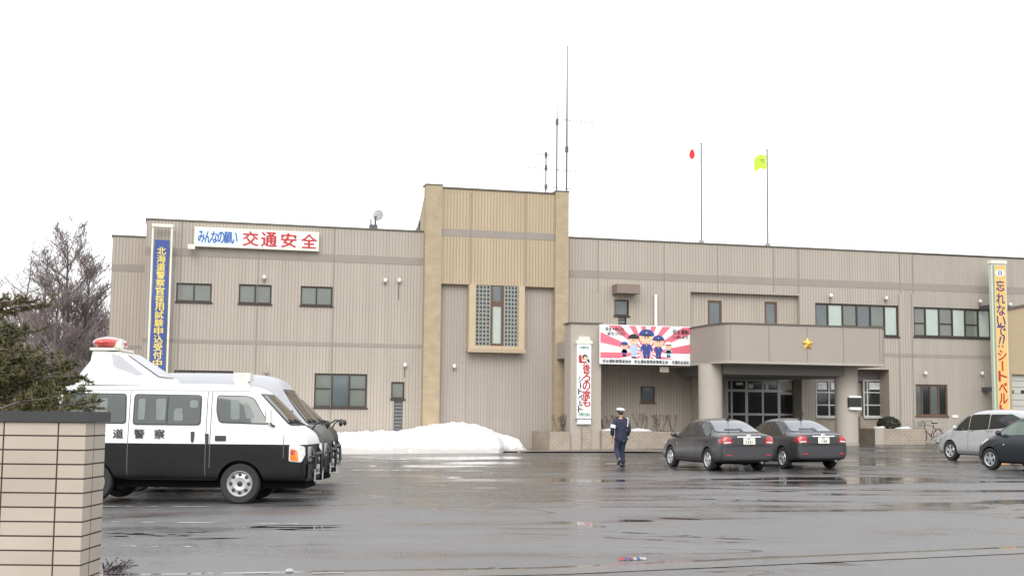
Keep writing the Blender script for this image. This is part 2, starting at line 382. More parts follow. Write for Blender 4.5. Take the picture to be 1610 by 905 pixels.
    c3 = t.nodes.new('ShaderNodeMixRGB'); c3.inputs[2].default_value = (.032, .029, .027, 1); t.links.new(wet, c3.inputs[0]); t.links.new(c2.outputs[0], c3.inputs[1])
    t.links.new(c3.outputs[0], b.inputs['Base Color'])
    ro = mnode(t, 'ADD', rng(damp, 0, 1, .46, .20), mnode(t, 'MULTIPLY', rng(mids, .3, .7), .08))
    ro = mnode(t, 'ADD', mnode(t, 'MULTIPLY', ro, mnode(t, 'SUBTRACT', 1, wet)), mnode(t, 'MULTIPLY', wet, .06))
    t.links.new(ro, b.inputs['Roughness'])
    bp = t.nodes.new('ShaderNodeBump'); bp.inputs['Distance'].default_value = .006
    t.links.new(mnode(t, 'MULTIPLY', mnode(t, 'SUBTRACT', 1, wet), rng(damp, 0, 1, .6, .22)), bp.inputs['Strength'])
    t.links.new(mnode(t, 'ADD', fine, mnode(t, 'MULTIPLY', mids, .3)), bp.inputs['Height']); t.links.new(bp.outputs[0], b.inputs['Normal'])
    t.links.new(mnode(t, 'MULTIPLY_ADD', wet, .25, .42), b.inputs['Specular IOR Level'])
    return m
M_ASPH = asphalt()
tag(g.obj('ground', M_ASPH, smooth=True), kind='structure')

def sheet(pts, h, n=8):
    """a strip that follows the lot; pts = polygon corners a,b,c,d (world xy)"""
    mb = MB(); a, b_, c, d = [Vector((p[0], p[1])) for p in pts]; rows = []
    for i in range(n+1):
        t = i/n; l, r = a.lerp(b_, t), d.lerp(c, t)
        rows.append([mb._v((l.x, l.y, gz(l.x, l.y)+h)), mb._v((r.x, r.y, gz(r.x, r.y)+h))])
    for i in range(n): mb.b.faces.new((rows[i][0], rows[i+1][0], rows[i+1][1], rows[i][1]))
    return mb
# bay lines: worn white paint, across the picture at the left
def worn(name, col, thr=.45):
    m = mat(name, col, .55); t = m.node_tree; b = t.nodes['Principled BSDF']
    nz = t.nodes.new('ShaderNodeTexNoise'); nz.inputs['Scale'].default_value = 3.5; nz.inputs['Detail'].default_value = 8
    tc = t.nodes['Texture Coordinate']; t.links.new(tc.outputs['Object'], nz.inputs['Vector'])
    r = t.nodes.new('ShaderNodeMapRange'); r.inputs[1].default_value = thr; r.inputs[2].default_value = thr+.06; t.links.new(nz.outputs[0], r.inputs[0])
    t.links.new(r.outputs[0], b.inputs['Alpha']); return m
M_LINE = worn('worn_line', (.46, .46, .45), .47); M_LINE2 = worn('faint_line', (.30, .30, .29), .50)
for (px0, py0, px1, py1) in ((100, 795, 330, 796), (100, 819, 470, 823), (80, 857, 300, 859), (300, 780, 505, 782), (500, 737, 600, 733)):
    a = G(px0, py0); b_ = G(px1, py1); d = Vector((0, .05, 0))
    tag(sheet([a-d, b_-d, b_+d, a+d], .004, 12).obj('bay_line', M_LINE), kind='structure')
# paved apron and pale kerb line in front of the planters
a = G(815, 711.5); b_ = G(1062, 712)
tag(sheet([(a.x, a.y), (b_.x, b_.y), (b_.x, b_.y+.16), (a.x, a.y+.16)], .07, 4).obj('kerb', mat('kerb_stone', (.42, .36, .29), .7)), kind='structure')
k = MB(); k.box(a.x, b_.x, a.y-.01, a.y+.15, gz(a.x, a.y)-.1, gz(a.x, a.y)+.066); tag(k.obj('kerb', MATS['kerb_stone']), kind='structure')
tag(sheet([(a.x, a.y+.16), (b_.x, b_.y+.16), (b_.x, -.3), (a.x-4, -.3)], .05, 6).obj('walkway', mat('walkway_paving', (.17, .15, .135), .35, var=.25, scale=2)), kind='structure')
# gutter along the street edge of the lot, nearest the camera
a = G(120, 905); b_ = G(850, 893); c = G(1700, 856)
M_GUT = mat('gutter_concrete', (.10, .098, .095), .22, var=.5, scale=1.5, bump=.3)
for q0, q1 in ((a, b_), (b_, c)):
    tag(sheet([(q0.x, q0.y-.05), (q1.x, q1.y-.05), (q1.x, q1.y+.10), (q0.x, q0.y+.10)], .004, 10).obj('gutter', mat('gutter_wet', (.012, .012, .012), .08)), kind='structure')
    tag(sheet([(q0.x, q0.y-.55), (q1.x, q1.y-.55), (q1.x, q1.y-.05), (q0.x, q0.y-.05)], .006, 10).obj('gutter', M_GUT), kind='structure')

# ------------------------------------------------------------------ police station
ST = thing('police_station', 'long two-storey beige tiled building with a square yellow-beige tower and an entrance canopy', 'building', (0, 0, 0))
def wallgrid(x0, x1, z0, z1, Y, holes, depth, back, name, m, sides=True):
    """front sheet with real openings, reveals `depth` deep, and solid ends, top and back"""
    mb = MB()
    X = sorted({x0, x1, *[v for h in holes for v in (h[0], h[1]) if x0 < v < x1]}); Z = sorted({z0, z1, *[v for h in holes for v in (h[2], h[3]) if z0 < v < z1]})
    for i in range(len(X)-1):
        for j in range(len(Z)-1):
            cx, cz = (X[i]+X[i+1])/2, (Z[j]+Z[j+1])/2
            if any(h[0] < cx < h[1] and h[2] < cz < h[3] for h in holes): continue
            mb.quad((X[i], Y, Z[j]), (X[i+1], Y, Z[j]), (X[i+1], Y, Z[j+1]), (X[i], Y, Z[j+1]))
    for h in holes:
        a, b_, c, d = max(h[0], x0), min(h[1], x1), max(h[2], z0), min(h[3], z1); y2 = Y+depth
        mb.quad((a, Y, c), (a, y2, c), (a, y2, d), (a, Y, d)); mb.quad((b_, Y, c), (b_, Y, d), (b_, y2, d), (b_, y2, c))
        mb.quad((a, Y, d), (a, y2, d), (b_, y2, d), (b_, Y, d)); mb.quad((a, Y, c), (b_, Y, c), (b_, y2, c), (a, y2, c))
    if back > Y:
        mb.quad((x0, Y, z0), (x0, Y, z1), (x0, back, z1), (x0, back, z0)); mb.quad((x1, Y, z0), (x1, back, z0), (x1, back, z1), (x1, Y, z1))
        mb.quad((x0, Y, z1), (x1, Y, z1), (x1, back, z1), (x0, back, z1)); mb.quad((x0, back, z0), (x0, back, z1), (x1, back, z1), (x1, back, z0))
    return mb.obj(name, m, ST, fix=False)
def prect(x0, y0, x1, y1, Y=0):
    xm, ym = (x0+x1)/2, (y0+y1)/2
    return FX(x0, ym, Y), FX(x1, ym, Y), FZ(xm, y1, Y), FZ(xm, y0, Y)
def window(r, panes, Y=0, fm=M_FRAME, gm=None, fw=.06, rails=(), rec=.10, sill=True, parent=None, fracs=None):
    x0, x1, z0, z1 = r; n = len(panes); parent = parent or ST
    fr = fracs or [i/n for i in range(n+1)]
    mb = MB(); y0, y1 = Y+rec-.05, Y+rec+.03
    mb.box(x0, x1, y0, y1, z1-fw, z1); mb.box(x0, x1, y0, y1, z0, z0+fw)
    cols = [x0+(x1-x0)*f for f in fr]
    for i, x in enumerate(cols):
        a = x if i == 0 else (x-fw if i == n else x-fw/2)
        mb.box(a, a+fw, y0+.004, y1-.004, z0+fw, z1-fw)
    for (i, f) in rails:
        zz = z0+(z1-z0)*f; mb.box(cols[i]+fw*.5, cols[i+1]-fw*.5, y0+.01, y1-.01, zz-fw*.4, zz+fw*.4)
    if sill: mb.box(x0-.04, x1+.04, Y-.05, Y+rec-.052, z0-.07, z0-.004)
    w_ = mb.obj('window', fm, parent)
    for i, pm in enumerate(panes):
        q = MB(); q.box(cols[i]+fw*.4, cols[i+1]-fw*.4, Y+rec, Y+rec+.012, z0+fw*.4, z1-fw*.4); q.obj('pane', pm, w_)
    return w_
ZL, ZR = 9.62, 9.66
zband = (8.14, 8.47); zband2 = (4.48, 4.64)
XT0, XT1 = FX(667, 490), FX(893.5, 490)
XL = FX(226, 470); XR = FX(1760, 500)
# left wing
WL = [prect(*q) for q in ((277, 445, 333, 474), (375.5, 447, 427, 477), (472.5, 450, 523, 480))]
W3 = prect(494, 587, 577, 640); W1 = prect(615, 600, 636, 626.5); WLV = prect(619, 627.5, 633, 678); WG = prect(273, 582, 366, 650)
wallgrid(XL, XT0, -.6, ZL, 0, WL+[W3, W1, WLV, WG], .16, 14, 'wall', M_TILE)
for r in WL: window(r, [M_GLASS, M_GLASS])
window(W3, [M_GLASS, M_GLASSM, M_GLASS], rails=((0, .55), (2, .55)))
window(W1, [M_GLASS]); window(WG, [M_GLASSM, M_GLASS, M_GLASSM])
lv = MB(); lv.box(WLV[0], WLV[1], .10, .14, WLV[2], WLV[3])
n = 9
for i in range(n):
    z = WLV[2]+(WLV[3]-WLV[2])*(i+.5)/n; lv.box(WLV[0]+.02, WLV[1]-.02, .03, .098, z-.02, z+.06)
lv.obj('louvre', mat('louvre_grey', (.17, .18, .18), .5, .3), ST)
# lower block, set back at the far left
BX0, BX1 = FX(173, 480, 3), XL+.0
wallgrid(BX0, BX1+2, -.6, FZ(199, 372, 3), 3, [], .1, 12, 'wall', M_TILE)
# right wing
WR1 = prect(1282, 478, 1413, 527); WR2 = prect(1436, 484, 1559, 530); WRG = prect(1438, 604, 1490, 653)
WS = prect(966, 471, 989, 496); WS2 = prect(972, 497.5, 985, 513)
WA = prect(1007, 607, 1030, 632); WB = prect(925, 607, 944, 632)
REC = (FX(1086, 480), FX(1257, 480), 4.7, FZ(1170, 461.5))
ENT = (FX(1142, 640), FX(1399, 640), gz(30, -1)-.3, FZ(1360, 580))
wallgrid(XT1, XR, -.6, ZR, 0, [WR1, WR2, WRG, WS, WS2, WA, WB], .16, 14, 'wall', M_TILE) if False else None
def wallR():
    holes = [WR1, WR2, WRG, WS, WS2, WA, WB, REC, ENT]
    xs_ = FX(1437, 520)
    wallgrid(XT1, xs_, -.6, ZR, 0, [h for h in holes if h[0] < xs_-.05], .16, 14, 'wall', M_TILE)
    wallgrid(xs_, XR, -.6, ZR-.03, 0, [h for h in holes if h[1] > xs_+.05], .16, 14, 'wall', M_TILER)
WR2 = (FX(1437, 520)+.001, WR2[1], WR2[2], WR2[3])
WRG = (max(WRG[0], FX(1437, 520)+.02), WRG[1], WRG[2], WRG[3])
wallR()
f6 = [0, .155, .33, .50, .665, .835, 1]
window(WR1, [M_GLASSM, M_GLASSL, M_GLASS, M_GLASSM, M_GLASS, M_GLASSL], fw=.075, rails=((2, .3), (4, .3)), fracs=f6)
window(WR2, [M_GLASS, M_GLASSL, M_GLASS, M_GLASSL, M_GLASS, M_GLASSL], fw=.075, rails=((0, .45), (2, .45), (4, .45)), fracs=f6)
window(WRG, [M_GLASSM, M_GLASSD, M_GLASSM, M_GLASSD], fw=.07, fm=M_BROWN, fracs=[0, .22, .48, .74, 1])
window(WS, [M_GLASSM], fm=M_FRAME); window(WS2, [M_GLASS], rails=((0, .33), (0, .66)), fw=.04, sill=False)
window(WA, [M_GLASSM], fm=M_BROWN); window(WB, [M_GLASSM], fm=M_BROWN)
r = prect(962, 449, 998, 463); h = MB(); h.box(r[0], r[1], -.75, -.01, r[2], r[3]); h.obj('window_hood', mat('hood_brown', (.22, .17, .14), .6), ST, bevel=.02)
# recessed upper bay over the canopy
mb = MB(); WU = [prect(1113, 472, 1135, 512, .3), prect(1202, 474, 1222, 512, .3)]
mb.box(REC[0]-.3, REC[1]+.3, .46, .5, REC[2]-.2, REC[3]+.2); mb.obj('wall', M_TILE, ST)
ww = MB(); holes = WU
X = sorted({REC[0]-.2, REC[1]+.2, *[v for h_ in holes for v in h_[:2]]})
for i in range(len(X)-1):
    cx = (X[i]+X[i+1])/2; inside = [h_ for h_ in holes if h_[0] < cx < h_[1]]
    if inside: ww.box(X[i], X[i+1], .30, .42, inside[0][3], REC[3]+.1); ww.box(X[i], X[i+1], .30, .42, REC[2]-.1, inside[0][2])
    else: ww.box(X[i], X[i+1], .30, .42, REC[2]-.1, REC[3]+.1)
ww.obj('wall', M_TILE, ST)
for r in WU: window(r, [M_GLASSM], Y=.3, fm=M_BROWN, fw=.09, rec=.06)
# recess edges: box the sides so the bay reads deep
mb = MB(); mb.box(REC[0]-.05, REC[0], .16, .3, REC[2], REC[3]); mb.box(REC[1], REC[1]+.05, .16, .3, REC[2], REC[3]); mb.box(REC[0], REC[1], .16, .3, REC[3], REC[3]+.05); mb.obj('wall', M_TILE, ST)
# bands and caps
def band(x0, x1, z0, z1, Y=0, t=.02, m=M_BAND): b_ = MB(); b_.box(x0, x1, Y-t, Y-.003, z0, z1); return b_.obj('band', m, ST)
band(XL, XT0-.02, *zband, t=.012); band(XL, XT0-.02, *zband2, t=.012)
band(XT1+.02, XR, 8.04-.17, 8.04+.17, t=.012); band(XT1+.02, FX(1086, 560), 4.6, 4.76, t=.012); band(FX(1383, 557), XR, 4.6, 4.76, t=.012)
z_ = FZ(199, 421, 3); band(BX0, XL+.0, z_-.16, z_+.16, 3, t=.012); z_ = FZ(199, 545, 3); band(BX0, XL, z_-.07, z_+.07, 3, t=.012)
def capm(x0, x1, z, Y, Y2, h=.06): b_ = MB(); b_.box(x0, x1, Y-.05, Y2, z+.003, z+h); return b_.obj('parapet_cap', M_CAPM, ST)
capm(XL-.05, XT0, ZL, 0, 14); capm(XT1, XR, ZR, 0, 14); capm(BX0-.05, BX1-.06, FZ(199, 372, 3), 3, 12)
# sealant joints, one mesh per wall
def joints(pxs, y0, y1, Y=0, m=M_JOINT, t=.022):
    mb = MB()
    for px in pxs:
        x = FX(px, (y0+y1)/2, Y); mb.box(x-.010, x+.010, Y-t, Y-.004, FZ(px, y1, Y), (ZR-.04 if y0 in (366, 388, 392, 402) else FZ(px, y0, Y)))
    return mb.obj('wall_joint', m, ST)
joints([280, 522], 366, 700); joints([402], 393, 700)
joints([940, 1255, 1414.5, 1435], 402, 460); joints([1414.5, 1435], 462, 696); joints([1044], 392, 510); joints([1128, 1216], 388, 458)
# tower
ZT = FZ(683, 294); YF = -.45
xl = FX(667, 490, YF); xr = FX(893.5, 490, YF)
XT0b = XT0
# raked flank: the top edge falls to the back
d = ray(654.5, 354); t = xl/d.x; Yb, Zb = -P+t*d.y, CH+t*d.z
mb = MB(); mb.prism([(0.002, -.6), (0.002, ZT), (Yb, Zb), (Yb+2, Zb-.3), (Yb+2, -.6)], 'x', XT0+.002, XT1-.002); mb.obj('tower_wall', M_TOWER, ST)
pil = []
ZT2 = FZ(885, 304.5)
for a, b_, zt in ((667, 693, ZT), (873, 893.5, ZT2)):
    x0, x1 = FX(a, 490, YF), FX(b_, 490, YF); mb = MB(); mb.box(x0, x1, YF, -.001, -.6, zt); mb.obj('pier', M_BRICK, ST)
    c = MB(); c.box(x0-.025, x1+.025, YF-.025, .3, zt+.003, zt+.055); c.obj('parapet_cap', M_CAPM, ST); pil.append((x0, x1))
ux0, ux1 = pil[0][1]+.004, pil[1][0]-.004; Yu = -.32
zu0, zu1 = FZ(780, 448.5, Yu), FZ(780, 300.5, Yu)
mb = MB(); mb.box(ux0, ux1, Yu, -.004, zu0, zu1); mb.obj('tower_wall', M_TOWER, ST)
c = MB(); c.box(ux0, ux1, Yu-.05, .3, zu1+.004, zu1+.07); c.obj('parapet_cap', M_CAPM, ST)
b0, b1 = FZ(780, 374, Yu), FZ(780, 363, Yu); c = MB(); c.box(ux0, ux1, Yu-.012, Yu-.002, b0, b1); c.obj('band', M_BAND, ST)
joints([740, 826], 303, 449, Yu)
cx0, cx1 = FX(737.5, 500, -.5), FX(825, 500, -.5)
for q0, q1 in ((ux0, cx0-.004), (cx1+.004, ux1)):
    mb = MB(); mb.box(q0, q1, -.03, -.004, -.5, zu0-.004); mb.obj('recess_wall', M_RECESS, ST)
# bay frame of the tower window
bz0, bz1 = FZ(780, 552, -.5), zu0-.004; wx0, wx1 = FX(748, 500, -.5), FX(815.5, 500, -.5); wz0, wz1 = FZ(780, 543.5, -.5), FZ(780, 448.5, -.5)
mb = MB(); mb.box(cx0, wx0, -.5, -.004, bz0, bz1); mb.box(wx1, cx1, -.5, -.004, bz0, bz1); mb.box(wx0, wx1, -.5, -.004, bz0, wz0); 
mb.obj('bay_frame', mat('bay_frame', (.47, .375, .255), .7), ST)
c = MB(); c.box(cx0-.05, cx1+.05, -.58, -.51, bz0-.06, bz0+.10); c.obj('sill', mat('bay_sill', (.40, .32, .22), .7), ST)
mb = MB(); mb.box(cx0+.004, cx1-.004, -.03, -.005, -.5, bz0-.05); mb.obj('recess_wall', M_RECESS, ST)
# tower window: brown middle light between two screens of pierced blocks
mx0, mx1 = FX(770, 500, -.3), FX(792.5, 500, -.3); zt_ = FZ(780, 478, -.3)
mb = MB(); Yw = -.26
for a in (mx0-.03, mx1-.13): mb.box(a, a+.16, Yw-.06, Yw+.04, wz0, wz1)
mb.box(mx0+.13, mx1-.13, Yw-.055, Yw+.035, wz0, wz0+.12); mb.box(mx0+.13, mx1-.13, Yw-.055, Yw+.035, zt_-.08, zt_+.12)
tw = mb.obj('window', M_BROWN, ST)
q = MB(); q.box(mx0+.13, mx1-.13, Yw, Yw+.01, wz0+.12, zt_-.08); q.obj('pane', M_GLASSL, tw)
q = MB(); q.box(mx0+.13, mx1-.13, Yw, Yw+.01, zt_+.12, wz1); q.obj('pane', M_GLASSM, tw)
for (a, b_) in ((wx0+.02, mx0-.01), (mx1+.01, wx1-.02)):
    mb = MB(); nx, nz = 4, 15; dx = (b_-a)/nx; dz = (wz1-wz0)/nz; th_ = .055
    for i in range(nx+1): mb.box(a+i*dx-th_/2, a+i*dx+th_/2, Yw-.08, Yw+.02, wz0, wz1)
    for j in range(nz+1):
        for i in range(nx): mb.box(a+i*dx+th_/2, a+(i+1)*dx-th_/2, Yw-.075, Yw+.015, wz0+j*dz-th_/2, min(wz1, wz0+j*dz+th_/2))
    mb.obj('block_screen', mat('screen_block', (.27, .28, .26), .5), ST)
    q = MB(); q.box(a, b_, Yw+.03, Yw+.05, wz0, wz1); q.obj('pane', M_GLASS, tw)
# small dark opening in the tower's flank
x_ = XT0-.02; 
mb = MB(); mb.prism([(1.4, ZL+.1), (1.4, ZL+.75), (2.6, ZL+.1)], 'x', x_-.02, x_); mb.obj('flank_vent', M_FRAME, ST)

# canopy over the entrance, rounded front corner at the left
YC = -6.3
cxa, cxb = FX(1090, 540, YC), FX(1395, 540, YC); cz0, cz1 = FZ(1265, 569.5, YC), FZ(1265, 512.5, YC)
xarc = FX(1148, 540, YC); r_ = 2.0
left = FX(1089, 540, -3.2); ra = xarc-left
pts = []
for i in range(9):
    a = pi+ (pi/2)*i/8; pts.append((left+ra+ra*cos(a), YC+1.8+1.8*sin(a)))
poly = pts+[(cxb-.25, YC), (cxb, YC+.25), (cxb, -.01), (left, -.01)]
mb = MB(); mb.prism(poly, 'z', cz0, cz1); CAN = mb.obj('canopy', M_CONC, ST, smooth='auto')
def off(poly, d):
    c = Vector((sum(p[0] for p in poly)/len(poly), sum(p[1] for p in poly)/len(poly))); 
    return [(p[0]+(d if p[0] > c.x else -d), p[1]-(d if p[1] < -1 else 0)) for p in poly]
mb = MB(); mb.prism(off(poly, .03), 'z', cz1+.002, cz1+.07); mb.obj('canopy_cap', M_CAPM, ST)
mb = MB(); mb.prism(off(poly, .025), 'z', cz0-.09, cz0-.002); mb.obj('canopy_trim', M_CONCL, ST)
mb = MB()
for px in (1148, 1209, 1269, 1326, 1383):
    x = FX(px, 540, YC); mb.box(x-.012, x+.012, YC-.012, YC-.001, cz0+.02, cz1)
mb.obj('canopy_joint', M_JOINT, ST)
# second beam and soffit under the canopy
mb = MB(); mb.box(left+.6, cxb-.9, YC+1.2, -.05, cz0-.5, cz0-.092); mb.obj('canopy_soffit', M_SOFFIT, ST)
for px0, px1, yy, rr in ((1107, 1142, -5.2, None), (1323.5, 1356, -5.2, None)):
    x0, x1 = FX(px0, 640, yy), FX(px1, 640, yy); cx = (x0+x1)/2; rad = (x1-x0)/2; g0 = gz(cx, yy)
    mb = MB(); mb.lathe([(rad, g0-.2), (rad, cz0-.095)], 'z', 40, (cx, yy+rad, 0)); mb.obj('column', M_CONCL, ST, smooth='auto')
    mb = MB(); mb.lathe([(rad+.02, g0-.1), (rad+.02, g0+.12)], 'z', 40, (cx, yy+rad, 0)); mb.obj('column_base', M_CONC, ST, smooth='auto')
COLX = FX(1345, 634, -5.2)
# name plaque on the right-hand column
yq = -5.3; r = prect(1335, 623, 1354, 644, yq)
mb = MB(); mb.box(r[0], r[1], yq, yq+.14, r[2]+.12, r[3]-.05); pq = mb.obj('wall_plaque', M_BLACK)
tag(pq, 'small black plaque with pale edging on the right-hand canopy column', 'plaque')
mb = MB(); mb.box(r[0], r[1], yq-.01, yq+.14, r[3]-.048, r[3]+.03); mb.box(r[0]+.02, r[1], yq-.03, yq+.14, r[2], r[2]+.117); mb.obj('plaque_rim', M_WHITE, pq)
# star emblem
ex, ez = F(1269.5, 540.5, YC); mb = MB(); vs = []
for i in range(10):
    a = pi/2+i*pi/5; q = .27 if i % 2 == 0 else .15; vs.append((ex+q*cos(a), YC-.03, ez+q*sin(a)))
vs.append((ex, YC-.14, ez)); vs += [(v[0], YC-.004, v[2]) for v in vs[:10]]
mb.faces(vs, [(i, (i+1) % 10, 10) for i in range(10)]+[(i, 11+i, 11+(i+1) % 10, (i+1) % 10) for i in range(10)])
st = mb.obj('star_emblem', M_GOLD, None); tag(st, 'gold five-pointed star emblem mounted on the canopy front', 'emblem')

# entrance front, set back under the canopy
YE = 1.0; eg = gz(30, 0)
x0, x1 = ENT[0], ENT[1]
mb = MB(); mb.box(x0-.2, x1+.2, 2.6, 2.7, -.5, ENT[3]+.2); mb.obj('lobby_wall', mat('lobby', (.07, .065, .06), .8), ST)
mb = MB(); mb.box(x0-.05, x0, .16, 2.6, -.5, ENT[3]); mb.box(x1, x1+.05, .16, 2.6, -.5, ENT[3]); mb.box(x0, x1, .16, 2.6, ENT[3], ENT[3]+.05); mb.obj('wall', M_TILE, ST)
dX0, dX1 = FX(1143, 640, YE), FX(1250, 640, YE); dz1 = FZ(1195, 596, YE)
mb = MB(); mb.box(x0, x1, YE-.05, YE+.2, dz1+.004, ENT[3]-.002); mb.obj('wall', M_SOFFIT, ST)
px0_, px1_ = FX(1261, 640, .1), FX(1282, 640, .1); mb = MB(); mb.box(px0_, px1_, .1, 2.5, -.3, dz1); mb.obj('wall', M_TILE, ST)
mb = MB(); mb.box(dX1+.05, px0_-.01, 1.8, 2.0, -.3, dz1); mb.obj('door_side', M_FRAME, ST)
ed = MB(); doorm = mat('door_aluminium', (.30, .31, .30), .35, .6)
for px in (1143, 1150, 1173.5, 1199, 1224.5, 1248):
    x = FX(px, 640, YE); wd = .07 if px in (1173.5, 1224.5) else .045; ed.box(x-wd, x+wd, YE-.04, YE+.06, eg, dz1)
for z_, hh in ((FZ(1195, 614, YE), .06), (FZ(1195, 651, YE), .05), (dz1-.05, .05)): ed.box(dX0, dX1, YE-.035, YE+.055, z_-hh, z_+hh)
ED = ed.obj('entrance_door', doorm, ST)
q = MB(); q.box(dX0, dX1, YE, YE+.012, eg, dz1); q.obj('pane', M_GLASSD, ED)
for (a, b_, c, d_) in ((1225.5, 598, 1245, 620), (1157, 601, 1168, 605), (1177, 604, 1184, 610), (1203, 603, 1208, 612)):
    r = prect(a, b_, c, d_, YE); q = MB(); q.box(r[0], r[1], YE-.012, YE-.004, r[2], r[3]); q.obj('door_notice', M_IVORY, ED)
# office windows beside the doors
for (a, c, n_) in ((1282, 1324, 2), (1357, 1386, 2)):
    wa, wb_ = FX(a, 630, YE-.1), FX(c, 630, YE-.1); zt0, zt1 = FZ((a+c)/2, 655, YE-.1), FZ((a+c)/2, 597, YE-.1)
    fr_ = [0, .5, 1] if a == 1282 else [0, .22, 1]
    wn = window((wa, wb_, zt0, zt1), [M_GLASSD]*2, Y=YE-.2, fm=mat('grey_white_frame', (.50, .50, .48), .5), fw=.065, rails=((0, .66), (1, .66), (0, .32), (1, .32)), fracs=fr_)
    hh = zt1-zt0
    for i in range(2):
        c0, c1 = wa+(wb_-wa)*fr_[i]+.12, wa+(wb_-wa)*fr_[i+1]-.10
        if c1-c0 < .1: continue
        q = MB(); q.box(c0, c1, YE-.112, YE-.104, zt0+hh*.74, zt1-.12); q.obj('notice', mat('notice_print', (.68, .69, .67), .6, var=.6, scale=7), wn)
    mb = MB(); mb.box(wa-.2, wb_+.3, YE-.15, YE+.1, -.3, zt0-.004); mb.obj('wall', M_PLANT, ST)
mb = MB(); mb.box(px1_, x1, YE+.15, YE+.2, -.3, dz1); mb.obj('wall', M_TILE, ST)
mb = MB(); mb.box(x0, x1, -.3, 2.5, eg-.2, eg+.02); mb.obj('entrance_floor', M_CONC, ST)

# low side canopy, its pier and the return wall to the tower
YS = -2.6
sx0, sx1 = FX(897, 560, YS), left+.02; sz0, sz1 = FZ(990, 579, YS), FZ(990, 540, YS)
px_, px2 = FX(897, 600, YS), FX(945, 600, YS); pz = FZ(915, 509, YS)
mb = MB(); mb.box(px_, px2, YS, YS+.9, -.2, pz); mb.obj('gate_pier', mat('pier_tile', (.39, .35, .30), .75, var=.1, scale=9), ST)
mb = MB(); mb.box(px_-.05, px2+.05, YS-.05, YS+.95, pz+.003, pz+.07); mb.obj('parapet_cap', M_CAPM, ST)
fz0, fz1 = FZ(897, 561, YS), FZ(897, 534.5, YS)
mb = MB(); mb.box(px2+.01, sx1, YS+.05, -.02, fz0-.1, fz1); mb.obj('side_canopy', M_CONC, ST)
mb = MB(); mb.box(px_+.01, px2-.4, YS+.91, -.47, fz0, fz1); mb.obj('side_canopy', M_CONC, ST)
q0 = FX(932, 577, YS); q1 = FX(1041, 577, YS); mb = MB(); mb.box(q0+.6, q1, YS-.08, YS+.045, fz0-.24, fz0-.1); mb.obj('canopy_trim', M_CONCL, ST)
r = prect(1036, 576, 1050, 585, YS); mb = MB(); mb.box(r[0], r[1], YS-.12, YS-.085, r[2], r[3]); mb.obj('junction_box', M_CONC, ST)
# projecting wall end behind the canopy's left edge
x = FX(1103, 620, -1.2); mb = MB(); mb.box(x, x+.35, -1.2, -.02, -.2, 4.2); mb.obj('wall', M_TILE, ST)

# round white vent caps with a thin pipe or conduit below
M_CAPW = mat('vent_white', (.75, .75, .73), .4)
for (px, py, pl) in ((415, 436, 10), (605, 441, 8), (627, 441, 30), (636, 573.5, 20), (713, 575.5, 9), (418.5, 585, 0), (1304.6, 465, 12), (1391.5, 469, 8), (1539, 474, 10), (1453, 586.5, 0), (1542, 587, 0), (1586, 479, 6)):
    x, z = F(px, py); Y = -.05
    if px == 713: Y = -.1
    mb = MB(); mb.ball((x, Y-.09, z), (.085, .09, .10)); mb.tube([(x, Y-.08, z-.02), (x, -.001, z-.02)], .06)
    v = mb.obj('vent_cap', M_CAPW if px != 418.5 else M_METAL, ST, smooth=True)
    if pl:
        zz = FZ(px, py+pl); mb = MB(); mb.tube([(x, -.035, z-.08), (x, -.035, zz)], .014, 6); mb.obj('conduit', M_DMETAL, v)
# white drain pipe beside the mural
x, za = F(1031, 463, -.12); _, zb = F(1031, 540, -.12); mb = MB(); mb.tube([(x, -.12, zb), (x, -.12, za)], .07, 12); mb.obj('downpipe', M_WHITE, ST, smooth='auto')
r = prect(1446, 652, 1450, 655); 
# little white notice above the bicycle
r = prect(1497, 652, 1506, 656); mb = MB(); mb.box(r[0], r[1], -.03, -.004, r[2], r[3]); tag(mb.obj('wall_notice', M_WHITE), 'tiny white notice plate on the wall above the bicycle', 'notice')

# ------------------------------------------------------------------ annex at far right
YA = -.6
ax0 = FX(1583, 560, YA); az = FZ(1600, 480, YA)
AN = thing('garage_annex', 'beige round-topped garage annex with a pale shutter behind the orange sign', 'garage', (ax0, YA, 0))
top = [(ax0+i*.55, az-.25+.62*sin(min(1, (i*.55)/5)*pi/2)) for i in range(14)]
zs_ = FZ(1596, 588, YA)
mb = MB(); mb.prism([(ax0, zs_), *top, (top[-1][0], zs_)], 'y', YA, -.03); mb.obj('wall', mat('annex_wall', (.40, .315, .205), .8), AN)
mb = MB(); mb.prism([(p[0], p[1]+.003) for p in top]+[(p[0], p[1]+.1) for p in reversed(top)], 'y', YA-.1, -.03); mb.obj('roof_edge', M_CAPM, AN)
mb = MB(); mb.box(ax0, ax0+.25, YA, -.03, -.2, zs_-.003); mb.obj('wall', MATS['annex_wall'], AN)
mb = MB()
for i in range(12): mb.box(ax0+.26, ax0+7, YA+.2, YA+.24, .1+i*(zs_-.1)/12+.01, .1+(i+1)*(zs_-.1)/12-.015)
mb.box(ax0+.26, ax0+7, YA+.25, YA+.27, 0, zs_); SH = mb.obj('shutter', mat('shutter_grey', (.46, .46, .42), .5), AN)
for px in (1590.5, 1608, 1626):
    r = prect(px-3, 613, px+3, 618, YA+.2); mb = MB(); mb.box(r[0], r[1], YA+.18, YA+.198, r[2], r[3]); mb.obj('shutter_window', M_BLACK, SH)

# ------------------------------------------------------------------ signs
def flatfn(Y, t=0): return lambda x, z: (x, Y, z)
